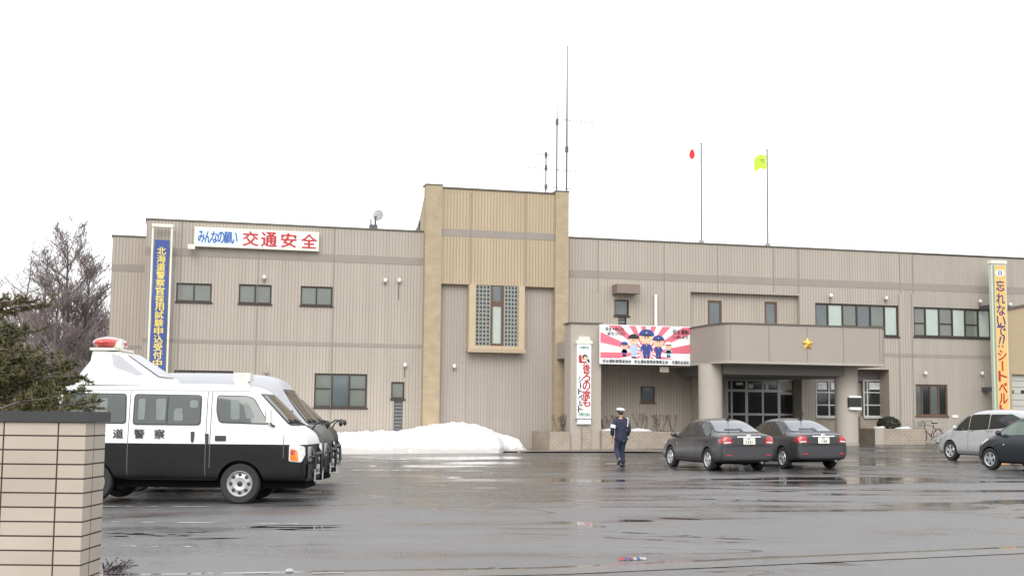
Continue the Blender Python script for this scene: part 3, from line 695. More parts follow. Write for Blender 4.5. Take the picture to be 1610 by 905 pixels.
# road-safety sign, upper left
a0 = F(306, 357, -.25); a1 = F(502, 364, -.25); b0 = F(306, 387.5, -.25); b1 = F(502, 394, -.25)
z0, z1 = (b0[1]+b1[1])/2, (a0[1]+a1[1])/2; X0, X1 = a0[0], a1[0]
SG = thing('road_safety_sign', 'wide white sign with red and blue Japanese lettering high on the left wing', 'sign', (X0, -.25, z0))
mb = MB(); mb.box(X0, X1, -.25, -.03, z0, z1); mb.obj('sign_box', M_IVORY, SG, bevel=.01)
xm = FX(376, 375, -.25)
mb = MB(); mb.box(X0+.06, xm-.02, -.256, -.251, z0+.06, z1-.06); mb.obj('panel', mat('pale_blue_panel', (.62, .74, .86), .4), SG)
mb = MB(); mb.box(xm+.02, X1-.12, -.256, -.251, z0+.06, z1-.06); mb.obj('panel', M_SIGNW, SG)
mb = MB(); zc = (z0+z1)/2
for i, ch in enumerate('みんなの願い'): put_glyph(mb, ch, X0+.16+(xm-X0-.2)*(i+.5)/6.15, zc, (xm-X0)/6.3, .52, flatfn(-.260), .03)
mb.obj('lettering', M_LBLUE, SG)
mb = MB()
for i, ch in enumerate('交通安全'): put_glyph(mb, ch, FX((394, 423, 454, 486)[i], 376, -.25), zc, .70, .66, flatfn(-.260), .035)
mb.obj('lettering', M_RED, SG)
x, z = F(301, 388, -.5); mb = MB(); mb.box(x-.14, x+.14, -.62, -.40, z-.1, z+.1); sp_ = mb.obj('floodlight', M_IVORY, None, bevel=.02)
tag(sp_, 'small cream floodlight bracketed below the left end of the road-safety sign', 'lamp'); mb = MB(); mb.tube([(x, -.4, z), (x, -.004, z)], .03); mb.obj('bracket', M_METAL, sp_)

# tall frame with the blue recruiting banner
Yb_ = -.45
fx0, fx1 = FX(236.5, 470, Yb_), FX(266.5, 470, Yb_); ftop = FZ(253, 357, Yb_)
BN = thing('recruiting_banner', 'tall blue banner with yellow Japanese characters in a white pole frame', 'banner', (fx0, Yb_, 0))
mb = MB(); mb.tube([(fx0, Yb_, .0), (fx0, Yb_, ftop)], .045, 8); mb.tube([(fx1, Yb_, .0), (fx1, Yb_, ftop)], .045, 8); mb.box(fx0-.05, fx1+.05, Yb_-.08, Yb_+.12, ftop, ftop+.13)
for z in (1.5, 3.5, 6, 8.4): mb.tube([(fx0, Yb_, z), (fx0, -.003, z)], .02, 6); mb.tube([(fx1, Yb_, z), (fx1, -.003, z)], .02, 6)
mb.obj('frame', M_IVORY, BN)
bx0, bx1 = fx0+.07, fx1-.09; bt, bb = FZ(250, 377, Yb_), FZ(245, 583, Yb_)
def cloth(x, z, Y): return Y+.035*sin(z*2.1+x*2)+.02*sin(x*9+z)
mb = MB(); nx, nz = 8, 60; R_ = [[mb._v((bx0+(bx1-bx0)*i/nx+.02*sin(j*.35), cloth(bx0+(bx1-bx0)*i/nx, bb+(bt-bb)*j/nz, Yb_-.03), bb+(bt-bb)*j/nz)) for i in range(nx+1)] for j in range(nz+1)]
for j in range(nz):
    for i in range(nx): mb.b.faces.new((R_[j][i], R_[j][i+1], R_[j+1][i+1], R_[j+1][i]))
mb.obj('banner_cloth', M_BLUE, BN, smooth=True)
TXT = '北海道警察官採用試験申込受付中'; mb = MB(); n = len(TXT); t0, t1 = FZ(250, 388, Yb_), FZ(245, 577, Yb_); cw = (bx1-bx0)*.60
for i, ch in enumerate(TXT): put_glyph(mb, ch, (bx0+bx1)/2, t0+(t1-t0)*(i+.5)/n, cw, (t0-t1)/n, lambda x, z: (x, cloth(x, z, Yb_-.045), z), .03, .95)
mb.obj('lettering', M_YEL, BN)

# tall orange seat-belt sign, right
Yo = -1.35
ox0, ox1 = FX(1561.5, 520, Yo), FX(1584.5, 520, Yo); oz1 = FZ(1570, 414.5, Yo); oz0 = .5
OS = thing('orange_seat_belt_sign', 'very tall narrow orange sign with navy and dark red Japanese lettering', 'sign', (ox0, Yo, 0))
mb = MB(); mb.box(ox0-.02, ox1, Yo, Yo+.2, oz0, oz1); mb.obj('sign_box', mat('sign_side_cream', (.55, .60, .48), .5), OS, bevel=.01)
mb = MB(); mb.box(ox0-.05, ox1+.03, Yo-.05, Yo+.25, oz1+.002, oz1+.16); mb.obj('sign_cap', M_IVORY, OS)
mb = MB(); mb.box(ox0+.16, ox1-.05, Yo-.008, Yo-.002, oz0+.1, oz1-.08); mb.obj('panel', M_ORANGE, OS)
mb = MB(); mb.box(ox0+.06, ox0+.14, Yo-.012, Yo-.002, oz0+.1, oz1-.08); mb.obj('panel', mat('sign_side_green', (.20, .32, .24), .5), OS)
mb = MB(); 
mb.box(ox0+.1, ox1-.1, Yo+.02, Yo+.18, -.2, oz0-.002); mb.obj('foot', M_DMETAL, OS)
for z in (3,): mb = MB(); mb.box(ox0+.2, ox1-.2, Yo+.202, -.004, z, z+.2); mb.obj('bracket', M_DMETAL, OS)
mb = MB(); mb.box(ox0+.2, ox1-.2, Yo+.202, -.004, 7, 7.2)
mb.obj('bracket', M_DMETAL, OS)
cxm = (ox0+ox1)/2+.05; ff = flatfn(Yo-.014)
ez_ = FZ(1570, 429, Yo); mb = MB(); 
mb.prism([(cxm+.27*cos(a*pi/8), ez_+.17*sin(a*pi/8)) for a in range(16)], 'y', Yo-.016, Yo-.009); mb.obj('badge', M_SIGNW, OS)
mb = MB(); put_glyph(mb, '日', cxm, ez_, .2, .24, flatfn(Yo-.020), .03); mb.obj('badge_mark', M_NAVY, OS); mb = MB()
seq = '忘れないで'; 
for ch, py in zip(seq, (449, 469, 487, 505, 520)): put_glyph(mb, ch, cxm, FZ(1572, py, Yo), .50, .56, ff, .025)
for dx in (-.1, .1):
    z_ = FZ(1572, 537, Yo); mb.prism([(cxm+dx+.10, z_+.25), (cxm+dx+.0, z_+.25), (cxm+dx-.07, z_-.12), (cxm+dx-.02, z_-.12)], 'y', Yo-.016, Yo-.010); mb.prism([(cxm+dx-.06+.045*cos(a), z_-.22+.05*sin(a)) for a in [i*pi/4 for i in range(8)]], 'y', Yo-.016, Yo-.010)
mb.obj('lettering', M_NAVY, OS)
mb = MB()
for ch, py in zip('シートベルト', (558, 575, 591, 609, 626, 644)):
    z_ = FZ(1574, py, Yo)
    if ch == 'ー': mb.box(cxm-.045, cxm+.045, Yo-.016, Yo-.010, z_-.24, z_+.24)
    else: put_glyph(mb, ch, cxm, z_, .48, .54, ff, .03)
mb.obj('lettering', M_DRED, OS)

# white seat-belt sign on the pier
Yp = YS-.14
wx0_, wx1_ = FX(907.5, 600, Yp), FX(929.5, 600, Yp); wz1_, wz0_ = FZ(918, 540, Yp), FZ(918, 657, Yp)
PS = thing('rear_seat_belt_sign', 'white upright sign with red and black Japanese lettering on the pier beside the mural', 'sign', (wx0_, Yp, wz0_))
mb = MB(); mb.box(wx0_, wx1_, Yp, YS-.003, wz0_, wz1_); mb.obj('sign_board', M_SIGNW, PS, bevel=.01)
mb = MB(); q = .05; mb.prism([(wx0_-q, wz1_), (wx1_+q, wz1_), (wx1_+q, wz1_+.1), (wx1_-.05, wz1_+.16), (wx1_-.08, wz1_+.30), (wx0_+.08, wz1_+.30), (wx0_+.05, wz1_+.16), (wx0_-q, wz1_+.1)], 'y', Yp-.03, YS-.005); mb.obj('sign_cap', M_IVORY, PS)
mb = MB(); mb.box(wx0_-.04, wx1_+.04, Yp-.05, YS-.004, wz0_-.06, wz0_-.004); mb.obj('sign_foot', M_METAL, PS)
mb = MB(); mb.box(wx0_+.02, wx1_-.02, Yp-.04, YS-.004, wz0_-.25, wz0_-.065); mb.obj('snow_cap', mat('snow_small', (.82, .83, .86), .7), PS, bevel=.05)
mb = MB(); ff = flatfn(Yp-.006); xr_ = wx0_+(wx1_-wx0_)*.66; xk = wx0_+(wx1_-wx0_)*.24
for ch, py in zip('後ろの席も', (578, 592, 606, 620, 632)): put_glyph(mb, ch, xr_, FZ(918, py, Yp), .36, .40, ff, .035)
mb.obj('lettering', M_RED, PS)
mb = MB()
for ch, py in zip('シートベルト', (596, 605.5, 615, 624.5, 634, 643)):
    z_ = FZ(918, py, Yp)
    if ch == 'ー': mb.box(xk-.025, xk+.025, Yp-.008, Yp-.003, z_-.12, z_+.12)
    else: put_glyph(mb, ch, xk, z_, .22, .26, ff, .03)
mb.obj('lettering', M_BLACK, PS)
mb = MB()
for i, ch in enumerate('交通安全'): put_glyph(mb, ch, wx0_+.1+(wx1_-wx0_-.2)*(i+.5)/4, FZ(918, 546, Yp), .11, .12, ff, .02)
mb.obj('lettering', M_GREEN, PS); mb = MB()
for i, ch in enumerate('交通安全協会'): put_glyph(mb, ch, wx0_+.05+(wx1_-wx0_-.1)*(i+.5)/6, FZ(918, 651, Yp), .09, .16, ff, .02)
mb.obj('lettering', M_GREEN, PS)
# printed passenger with red seat back
x, z = (wx0_+wx1_)/2, FZ(918, 563, Yp); fl = lambda pts, d: [(p[0]+x, p[1]+z) for p in pts]
mb = MB(); mb.prism(fl([(-.26, .12), (-.14, .16), (-.1, -.12), (.12, -.14), (.12, -.2), (-.24, -.2)], 0), 'y', Yp-.009, Yp-.003); mb.obj('print', M_RED, PS)
mb = MB(); mb.prism([(x+.03+.13*cos(a*pi/8), z+.05+.12*sin(a*pi/8)) for a in range(16)], 'y', Yp-.008, Yp-.003); mb.prism(fl([(.1, -.05), (.22, -.02), (.25, -.18), (.2, -.2)], 0), 'y', Yp-.009, Yp-.003); mb.obj('print', M_BLACK, PS)
mb = MB(); mb.prism([(x+.05+.09*cos(a*pi/8), z+.01+.08*sin(a*pi/8)) for a in range(16)], 'y', Yp-.012, Yp-.0085); mb.obj('print', M_SKINP, PS)

# printed mural with sun rays and uniformed figures
Ym = YS-.30
a0, a1 = F(943, 510, Ym), F(1087, 513, Ym); c0, c1 = F(943, 571, Ym), F(1087, 575, Ym)
mx0, mx1, mz0, mz1 = a0[0], a1[0], (c0[1]+c1[1])/2, (a0[1]+a1[1])/2; MW, MH = mx1-mx0, mz1-mz0
MU = thing('ray_mural_board', 'wide printed board of uniformed cartoon figures on pink and white rays', 'sign board', (mx0, Ym, mz0))
mb = MB(); mb.box(mx0, mx1, Ym, Ym+.08, mz0, mz1); mb.obj('board', M_SIGNW, MU)
mb = MB(); mb.box(mx0+.3, mx0+.4, Ym+.081, YS+.045, mz0+.5, mz0+.6); mb.box(mx1-.4, mx1-.3, Ym+.081, YS+.045, mz0+.5, mz0+.6); mb.obj('bracket', M_DMETAL, MU)
def clip(poly, x0, x1, y0, y1):
    for ax, v, s_ in ((0, x0, 1), (0, x1, -1), (1, y0, 1), (1, y1, -1)):
        out = []
        for i in range(len(poly)):
            p, q = poly[i-1], poly[i]; ip, iq = (p[ax]-v)*s_ >= 0, (q[ax]-v)*s_ >= 0
            if ip != iq:
                t_ = (v-p[ax])/(q[ax]-p[ax]); out.append((p[0]+(q[0]-p[0])*t_, p[1]+(q[1]-p[1])*t_))
            if iq: out.append(q)
        poly = out
        if not poly: return poly
    return poly
mb = MB(); cc = (.5, .30)
for k in range(16):
    a, b_ = (k-.25)*pi/8+.1, (k+.25)*pi/8+.1
    poly = [(cc[0]*MW, cc[1]*MH), (cc[0]*MW+9*cos(a), cc[1]*MH+9*sin(a)), (cc[0]*MW+9*cos(b_), cc[1]*MH+9*sin(b_))]
    poly = clip(poly, .03, MW-.03, .15*MH, MH-.03)
    if len(poly) > 2: mb.prism([(p[0]+mx0, p[1]+mz0) for p in poly], 'y', Ym-.004, Ym-.001)
mb.obj('print', M_PINK, MU)
# (u, head z, head r, cap material, body material, cap?)
figs = [(.265, .47, .085, M_UNIP, M_UNIP, .30), (.365, .62, .125, M_BLACK, mat('printed_suit', (.42, .55, .78), .5), .36), (.505, .69, .175, M_UNIP, M_UNIP, .44), (.635, .59, .135, M_UNIP, M_UNIP, .36), (.745, .49, .09, M_SIGNW, mat('printed_teal', (.12, .42, .60), .5), .26)]
L1, L2, L3, L4 = Ym-.006, Ym-.009, Ym-.012, Ym-.015
def ell(cx, cz, rx, rz, a0=0, a1=2*pi, n=20): return [(mx0+(cx)*MW+rx*MH*cos(a0+(a1-a0)*i/n), mz0+cz*MH+rz*MH*sin(a0+(a1-a0)*i/n)) for i in range(n if a1-a0 > 6.2 else n+1)]
for i, (u, hz, hr, cm, bm_, _) in enumerate(figs):
    bot = .17+(.04 if i in (0, 4) else 0)
    b_ = MB(); w_ = hr*.72/ (MW/MH)
    sh = hz-hr*.85
    P_ = lambda x, z: (mx0+x*MW, mz0+z*MH)
    b_.prism([P_(u-w_*.7, sh), P_(u+w_*.7, sh), P_(u+w_*1.25, sh-.10), P_(u+w_*1.35, bot+.16), P_(u+w_, bot+.16), P_(u+w_*.85, sh-.12), P_(u+w_*.8, bot+.13), P_(u+w_*.65, bot+.02), P_(u+w_*.1, bot+.02), P_(u, bot+.1), P_(u-w_*.1, bot+.02), P_(u-w_*.65, bot+.02), P_(u-w_*.8, bot+.13), P_(u-w_*.85, sh-.12), P_(u-w_, bot+.16), P_(u-w_*1.35, bot+.16), P_(u-w_*1.25, sh-.10)], 'y', L1-.002, L1+.002)
    b_.obj('print', bm_, MU)
    b_ = MB(); b_.prism(ell(u, hz, hr*1.08, hr), 'y', L2, L2+.002); b_.obj('print', M_SKINP, MU)
    for s_ in (-1, 1): b_ = MB(); b_.prism(ell(u+s_*w_*1.2, bot+.15, .02, .025, n=8), 'y', L2, L2+.002); b_.obj('print', M_SKINP, MU)
    b_ = MB(); b_.prism(ell(u, hz+hr*.25, hr*1.22, hr*1.0, 0, pi), 'y', L3, L3+.002); b_.obj('print', cm, MU)
    b_ = MB(); b_.prism(ell(u-w_*.32, hz-.0, hr*.10, hr*.16, n=8), 'y', L4, L4+.002); b_.prism(ell(u+w_*.32, hz-.0, hr*.10, hr*.16, n=8), 'y', L4, L4+.002)
    if i != 1: b_.prism(ell(u, hz+hr*.30, hr*1.0, hr*.12), 'y', L4, L4+.002)
    b_.prism(ell(u-w_*.35, bot+.01, .035, .022, n=8), 'y', L4, L4+.002); b_.prism(ell(u+w_*.35, bot+.01, .035, .022, n=8), 'y', L4, L4+.002)
    b_.obj('print', M_BLACK, MU)
    if i in (1, 2, 3):
        b_ = MB(); b_.prism([P_(u-w_*.25, sh), P_(u+w_*.25, sh), P_(u, sh-.08)], 'y', L2, L2+.002)
        if i != 1: b_.prism(ell(u, hz+hr*.72, hr*.13, hr*.12, n=8), 'y', L4, L4+.002)
        b_.obj('print', M_GOLD if i != 1 else M_SIGNW, MU)
mb = MB()
def line(mb, s_, x0, x1, z, h):
    n_ = len(s_)
    mb = MB()
    for i, ch in enumerate(s_): put_glyph(mb, ch, mx0+x0*MW+(x1-x0)*MW*(i+.5)/n_, mz0+z*MH, (x1-x0)*MW/n_, h*MH, flatfn(L4), .02)
    mb.obj('lettering', M_BLACK, MU)
line(mb, '安全運転管理者協会', .03, .34, .075, .09); line(mb, '安全運転管理者事業主会', .37, .74, .075, .09); line(mb, '交通安全協会', .78, .97, .075, .09)
line(mb, '安全・安心な', .06, .26, .89, .11); line(mb, 'まちづくり', .08, .27, .77, .09)
line(mb, '安全運転', .79, .97, .86, .13); line(mb, 'しましょう', .80, .96, .73, .08)


# ------------------------------------------------------------------ roof gear
def mastz(px, py, Y): return F(px, py, Y)
M_ANT = mat('antenna_metal', (.10, .10, .12), .5, .5)
# drum-shaped sounder
x, z = F(594, 338, .6); LS = thing('roof_siren', 'round grey dish-shaped siren on a mount at the left wing roof edge', 'siren', (x, .6, ZL))
mb = MB(Matrix.Translation((x, .6, z)) @ Matrix.Rotation(radians(-35), 4, 'Z') @ Matrix.Rotation(radians(-15), 4, 'X')); mb.lathe([(.02, .18), (.16, .16), (.255, .02), (.25, -.02), (.05, 0), (.02, 0)], 'y', 24); mb.obj('dish', M_METAL, LS, smooth='auto')
mb = MB(); mb.tube([(x-.1, .6, ZL-.1), (x-.1, .6, z-.05)], .045); mb.box(x-.36, x-.02, .45, .75, ZL+.08, ZL+.30); mb.tube([(x-.3, .6, ZL-.1), (x-.3, .6, z-.2)], .03); mb.obj('mount', M_DMETAL, LS)
def mast(px, ptop, Y, r0, r1, label, yagis, base=304, joints_=()):
    x, zt = F(px, ptop, Y); _, zb = F(px, base, Y)
    t_ = thing('antenna_mast', label, 'antenna', (x, Y, ZT-.8))
    zj = F(px, joints_[0], Y)[1] if joints_ else (zb+zt)/2
    mb = MB(); mb.tube([(x, Y, ZT-.8), (x, Y, zj)], r0, 8); mb.tube([(x, Y, zj-.05), (x, Y, zt)], [r1, r1*.5], 6); mb.obj('pole', M_ANT, t_)
    mb = MB()
    for j in joints_: zz = F(px, j, Y)[1]; mb.tube([(x, Y, zz-.13), (x, Y, zz+.13)], r0*2.1, 8)
    if joints_: mb.obj('clamp', M_ANT, t_)
    for (py, pa, pb, n_, el) in yagis:
        zz = F(px, py, Y)[1]; xa, xb = F(pa, py, Y)[0], F(pb, py, Y)[0]; s_ = -.02*(xb-xa)
        mb = MB(); mb.tube([(xa, Y-.05, zz-s_), (xb, Y-.05, zz+s_)], .011, 6)
        for i in range(n_):
            xx = xa+(xb-xa)*i/(n_-1); mb.tube([(xx, Y-.05-el, zz+.02), (xx, Y-.05+el, zz+.02)], .009, 5)
        mb.tube([(xa, Y-.05, zz-.22), (xa-.06, Y-.05, zz), (xa, Y-.05, zz+.22)], .009, 5)
        mb.obj('yagi', M_ANT, t_)
mast(858.5, 240, 1.5, .030, .022, 'shortest roof mast with three thin horizontal aerials', [(266, 830, 907, 9, .4), (243.5, 843, 870, 5, .3), (294.5, 848, 896, 5, .3)], joints_=(243.5, 264, 294))
mast(876, 160, 1.9, .036, .028, 'middle-height roof mast with one long thin aerial to its right', [(189, 878, 932, 7, .35)], joints_=(192,))
mast(892, 72, 2.3, .042, .045, 'tallest roof whip antenna at the right edge of the tower', [], joints_=(235,))
def flagpole(px, ptop, pbase, Y, label):
    x, zt = F(px, ptop, Y); t_ = thing('flagpole', label, 'flagpole', (x, Y, ZR-.5), group='flagpoles on the right wing roof')
    mb = MB(); mb.tube([(x, Y, ZR-.5), (x+.02, Y, zt)], [.042, .034], 8); mb.tube([(x-.03, Y, zt), (x+.06, Y, zt)], .03, 6); mb.obj('pole', mat('pole_grey', (.16, .16, .17), .5, .3), t_)
    mb = MB(); mb.box(x-.09, x+.09, Y-.09, Y+.09, ZR-.4, ZR+.35); mb.obj('pole_base', M_METAL, t_); return x, zt
x1_, zt1 = flagpole(1102, 226, 380, 1.2, 'left grey roof flagpole flying the white and red flag')
x2_, zt2 = flagpole(1205.5, 236, 386, 1.2, 'right grey roof flagpole flying the yellow-green flag')
def flag(name, label, x, zt, Y, wd, ht, m, droop, letter=None):
    n1, n2 = 18, 12; 
    def pt(u, v): return (x-u*wd, Y+.10*sin(u*7+v*2)*u, zt-v*ht-droop*u*u-.04*sin(u*8))
    mb = MB(); R_ = [[mb._v(pt(i/n1, j/n2)) for i in range(n1+1)] for j in range(n2+1)]
    for j in range(n2):
        for i in range(n1): mb.b.faces.new((R_[j][i], R_[j][i+1], R_[j+1][i+1], R_[j+1][i]))
    o = mb.obj(name, m, smooth=True); tag(o, label, 'flag'); return o, pt
M_FLAGW = mat('flag_white', (.80, .80, .80), .8, var=.02); M_FLAGY = mat('flag_lime', (.55, .86, .06), .8, var=.06)
fo, pt = flag('national_flag', 'white flag with a red disc flying left of its pole', x1_-.03, zt1-.15, 1.2, .86, .85, M_FLAGW, .25)
mb = MB(); c_ = mb._v(Vector(pt(.52, .42))+Vector((0, -.02, 0))); rg = [mb._v(Vector(pt(.52+.16*cos(a*pi/12), .42+.27*sin(a*pi/12)))+Vector((0, -.02, 0))) for a in range(24)]
for i in range(24): mb.b.faces.new((c_, rg[i], rg[(i+1) % 24]))
mb.obj('disc', mat('flag_red', (.70, .03, .05), .8), fo)
fo, pt = flag('lime_flag', 'bright yellow-green flag with small dark marks on the right pole', x2_-.03, zt2-.22, 1.2, .60, .70, M_FLAGY, .18)
mb = MB()
for i, ch in enumerate('ZN,'): put_glyph(mb, ch, .22+i*.2, .45, .13, .24, lambda u, v: Vector(pt(u, 1-v-.15))+Vector((0, -.02, 0)), .02)
mb.obj('lettering', M_NAVY, fo)

# ------------------------------------------------------------------ planters, shrubs, snow
def snowm():
    m = bpy.data.materials.new('old_snow'); m.use_nodes = True; t = m.node_tree; b = t.nodes['Principled BSDF']
    b.inputs['Roughness'].default_value = .8; b.inputs['Specular IOR Level'].default_value = .2
    tc = t.nodes.new('ShaderNodeTexCoord'); n1 = t.nodes.new('ShaderNodeTexNoise'); n1.inputs['Scale'].default_value = 3; n1.inputs['Detail'].default_value = 9; t.links.new(tc.outputs['Object'], n1.inputs['Vector'])
    n2 = t.nodes.new('ShaderNodeTexNoise'); n2.inputs['Scale'].default_value = 26; n2.inputs['Detail'].default_value = 6; t.links.new(tc.outputs['Object'], n2.inputs['Vector'])
    sp = t.nodes.new('ShaderNodeSeparateXYZ'); t.links.new(tc.outputs['Object'], sp.inputs[0])
    low = t.nodes.new('ShaderNodeMapRange'); low.inputs[1].default_value = .42; low.inputs[2].default_value = .05; low.inputs[3].default_value = 0; low.inputs[4].default_value = .85; t.links.new(sp.outputs[2], low.inputs[0])
    dz = mnode(t, 'GREATER_THAN', mnode(t, 'ADD', mnode(t, 'MULTIPLY', n1.outputs[0], .6), mnode(t, 'MULTIPLY', n2.outputs[0], .45)), mnode(t, 'SUBTRACT', .72, mnode(t, 'MULTIPLY', low.outputs[0], .45)))
    mx = t.nodes.new('ShaderNodeMixRGB'); mx.inputs[1].default_value = (.80, .80, .79, 1); mx.inputs[2].default_value = (.42, .39, .37, 1)
    t.links.new(mnode(t, 'MULTIPLY', dz, .8), mx.inputs[0]); t.links.new(mx.outputs[0], b.inputs['Base Color'])
    bp = t.nodes.new('ShaderNodeBump'); bp.inputs['Strength'].default_value = .6; bp.inputs['Distance'].default_value = .05; t.links.new(n2.outputs[0], bp.inputs['Height']); t.links.new(bp.outputs[0], b.inputs['Normal'])
    return m
M_SNOW = snowm()
from mathutils import noise as NZ
yb0, yb1 = -4.0, -.15
prof = [(330, 682), (480, 679), (560, 678), (620, 677), (650, 675), (670, 670), (690, 665), (712, 662.5), (732, 664), (755, 670), (778, 677), (800, 682), (822, 686), (842, 692)]
Ycr = -2.2
cr_ = [(FX(px, py, Ycr), FZ(px, py, Ycr)) for px, py in prof]
def crest(x):
    if x <= cr_[0][0]: return cr_[0][1]
    for (a, za), (b_, zb) in zip(cr_, cr_[1:]):
        if a <= x <= b_: return za+(zb-za)*(x-a)/(b_-a)
    return 0
mb = MB(); xa, xb = cr_[0][0], cr_[-1][0]; nx, ny = 330, 70; R_ = []
for i in range(nx+1):
    x = xa+(xb-xa)*i/nx; row = []
    xf = FX(797, 705, -4) ; endf = sst((xb-x)/.6); fr = -4.0+.25*NZ.noise((x*.8, 0, 0))+(sst((x-xf+.4)/1.0))*1.9
    for j in range(ny+1):
        v = j/ny; y = fr+(yb1-fr)*v; h = crest(x)-gz(x, y)
        pr = sin(min(1, v/.55)*pi/2)**.75 if v < .55 else 1-.25*(v-.55)
        z = gz(x, y)-.03+max(.0, h)*pr*endf+(.13*NZ.noise((x*1.3, y*1.3, 3))+.08*NZ.noise((x*3.6, y*3.6, 1))+.05*NZ.noise((x*9, y*9, 5)))*pr*endf
        row.append(mb._v((x, y, z)))
    R_.append(row)
for i in range(nx):
    for j in range(ny): mb.b.faces.new((R_[i][j], R_[i+1][j], R_[i+1][j+1], R_[i][j+1]))
sn = mb.obj('snow_bank', M_SNOW, smooth=True); tag(sn, 'long heap of old white snow ploughed against the wall left of the entrance', 'snow heap')
def snow_on(x0, x1, y0, y1, z, h, label):
    mb = MB(); n1, n2 = max(6, int((x1-x0)*5)), 5; R_ = []
    for i in range(n1+1):
        u = i/n1; R_.append([mb._v((x0+(x1-x0)*u, y0+(y1-y0)*j/n2, z+(0 if j in (0, n2) or i in (0, n1) else h*(.55+.9*NZ.noise((u*(x1-x0)*2, j*.7, z)))))) for j in range(n2+1)])
    for i in range(n1):
        for j in range(n2): mb.b.faces.new((R_[i][j], R_[i+1][j], R_[i+1][j+1], R_[i][j+1]))
    return tag(mb.obj('snow_patch', M_SNOW, smooth=True), label, 'snow')
def planter(px0, px1, ptop, Y, Y2, label, end=None):
    x0, x1 = FX(px0, 690, Y), FX(px1, 690, Y); zt = FZ((px0+px1)/2, ptop, Y)
    t_ = thing('planter', label, 'planter', (x0, Y, gz(x0, Y)))
    mb = MB(); mb.box(x0, x1, Y, Y+.25, -.1, zt); mb.box(x0, x0+.25, Y+.251, Y2, -.1, zt); mb.box(x1-.25, x1, Y+.251, Y2, -.1, zt); mb.obj('planter_wall', M_PLANT, t_)
    mb = MB(); mb.box(x0+.251, x1-.251, Y+.252, Y2, 0, zt-.08); mb.obj('soil', mat('soil', (.06, .045, .035), .95), t_)
    return x0, x1, zt
a0, a1, az_ = planter(864, 896, 678, YS-.25, -.1, 'short tiled planter left of the sign pier')
c0, c1, cz_ = planter(946, 1080, 677.5, YS-.25, -.1, 'long tiled planter with bare shrubs between the sign pier and the canopy column')
d0, d1, dz_ = planter(1376, 1455, 673.5, -3.0, -.2, 'tiled planter right of the entrance with a dark round bush')
mb = MB(); mb.box(d0-.02, FX(1389, 690, -3.0), -3.03, -3.002, 0, dz_+.02); tag(mb.obj('planter_end', M_CONCL), 'smooth beige end slab on the right-hand planter', 'slab')
mb = MB(); q0, q1 = FX(914, 690, YS), FX(928, 690, YS); mb.box(q0, q1, YS-.12, YS-.004, gz(q0, YS)-.1, FZ(921, 672, YS)); tag(mb.obj('sign_plinth', M_PLANT), 'small tiled plinth under the white upright sign', 'plinth')
snow_on(c0+.1, c1-1.5, YS-.22, YS+.6, cz_+.003, .13, 'strip of snow along the top of the long planter')
snow_on(FX(1380, 673, -2.9), FX(1394, 673, -2.9), -2.95, -2.4, dz_+.023, .12, 'small snow lump on the right planter, left of the bush')
snow_on(FX(1411, 673, -2.9), FX(1434, 673, -2.9), -2.98, -2.5, dz_+.003, .10, 'thin strip of snow on the right planter, right of the bush')
def shrub(x, y, z, h, label, seed):
    rnd = random.Random(seed); mb = MB()
    def br(p, d, L, r, k):
        q = p+d*L; m_ = p+d*L*.5+Vector((rnd.uniform(-.04, .04), rnd.uniform(-.04, .04), 0)); mb.tube([p, m_, q], [r, r*.8, r*.6], 5, cap=False)
        if k: 
            for _ in range(rnd.choice((2, 2, 3))): br(q, (d+Vector((rnd.uniform(-.6, .6), rnd.uniform(-.6, .6), rnd.uniform(0, .3)))).normalized(), L*.66, r*.62, k-1)
    for _ in range(rnd.choice((4, 5, 6))): br(Vector((x+rnd.uniform(-.12, .12), y+rnd.uniform(-.1, .1), z-.05)), Vector((rnd.uniform(-.55, .55), rnd.uniform(-.4, .4), 1)).normalized(), h*.42, .018, 3)
    return tag(mb.obj('bare_shrub', M_SHRUB), label, 'shrub', 'bare shrubs in the planters')
for i, (px, h) in enumerate(((877, .95), (886, .85), (950, .7), (962, .9), (1003, 1.0), (1020, .8), (1037, .95), (1058, .95))):
    place = ('bare shrub at the left end of the short planter by the tower pier', 'bare shrub nearest the sign pier in the short planter', 'low bare shrub just right of the white upright sign', 'bare shrub behind the walking officer',
             'bare shrub just right of the officer in the long planter', 'low bare shrub in the middle of the long planter', 'bare shrub second from the right end of the long planter', 'bare shrub at the right end of the long planter beside the first sedan')[i]
    xx = FX(px, 677, -1.9); shrub(xx, -1.9, az_-.1 if px < 900 else cz_-.1, h, place, 50+i)
# round evergreen bush in the right planter
M_LEAFD = mat('evergreen_dark', (.035, .045, .028), .8, var=.4, scale=12); rnd = random.Random(5)
xx = FX(1389.5, 663, -2.2); 
mb = MB()
for _ in range(2600):
    v = Vector((rnd.gauss(0, 1), rnd.gauss(0, 1), rnd.gauss(0, 1))).normalized()*rnd.uniform(.6, 1)**.5
    p = Vector((xx+.25+v.x*.55, -2.2+v.y*.5, dz_+.18+v.z*.36+.04*NZ.noise(v*4)*3))
    a = Vector((rnd.uniform(-1, 1), rnd.uniform(-1, 1), rnd.uniform(-.3, 1))).normalized()*.05; b_ = a.cross(Vector((rnd.uniform(-1, 1), rnd.uniform(-1, 1), rnd.uniform(-1, 1)))).normalized()*.02
    mb.quad(p-a, p+b_, p+a, p-b_)
tag(mb.obj('round_bush', M_LEAFD, fix=False), 'low dark round evergreen bush in the right-hand planter', 'bush')

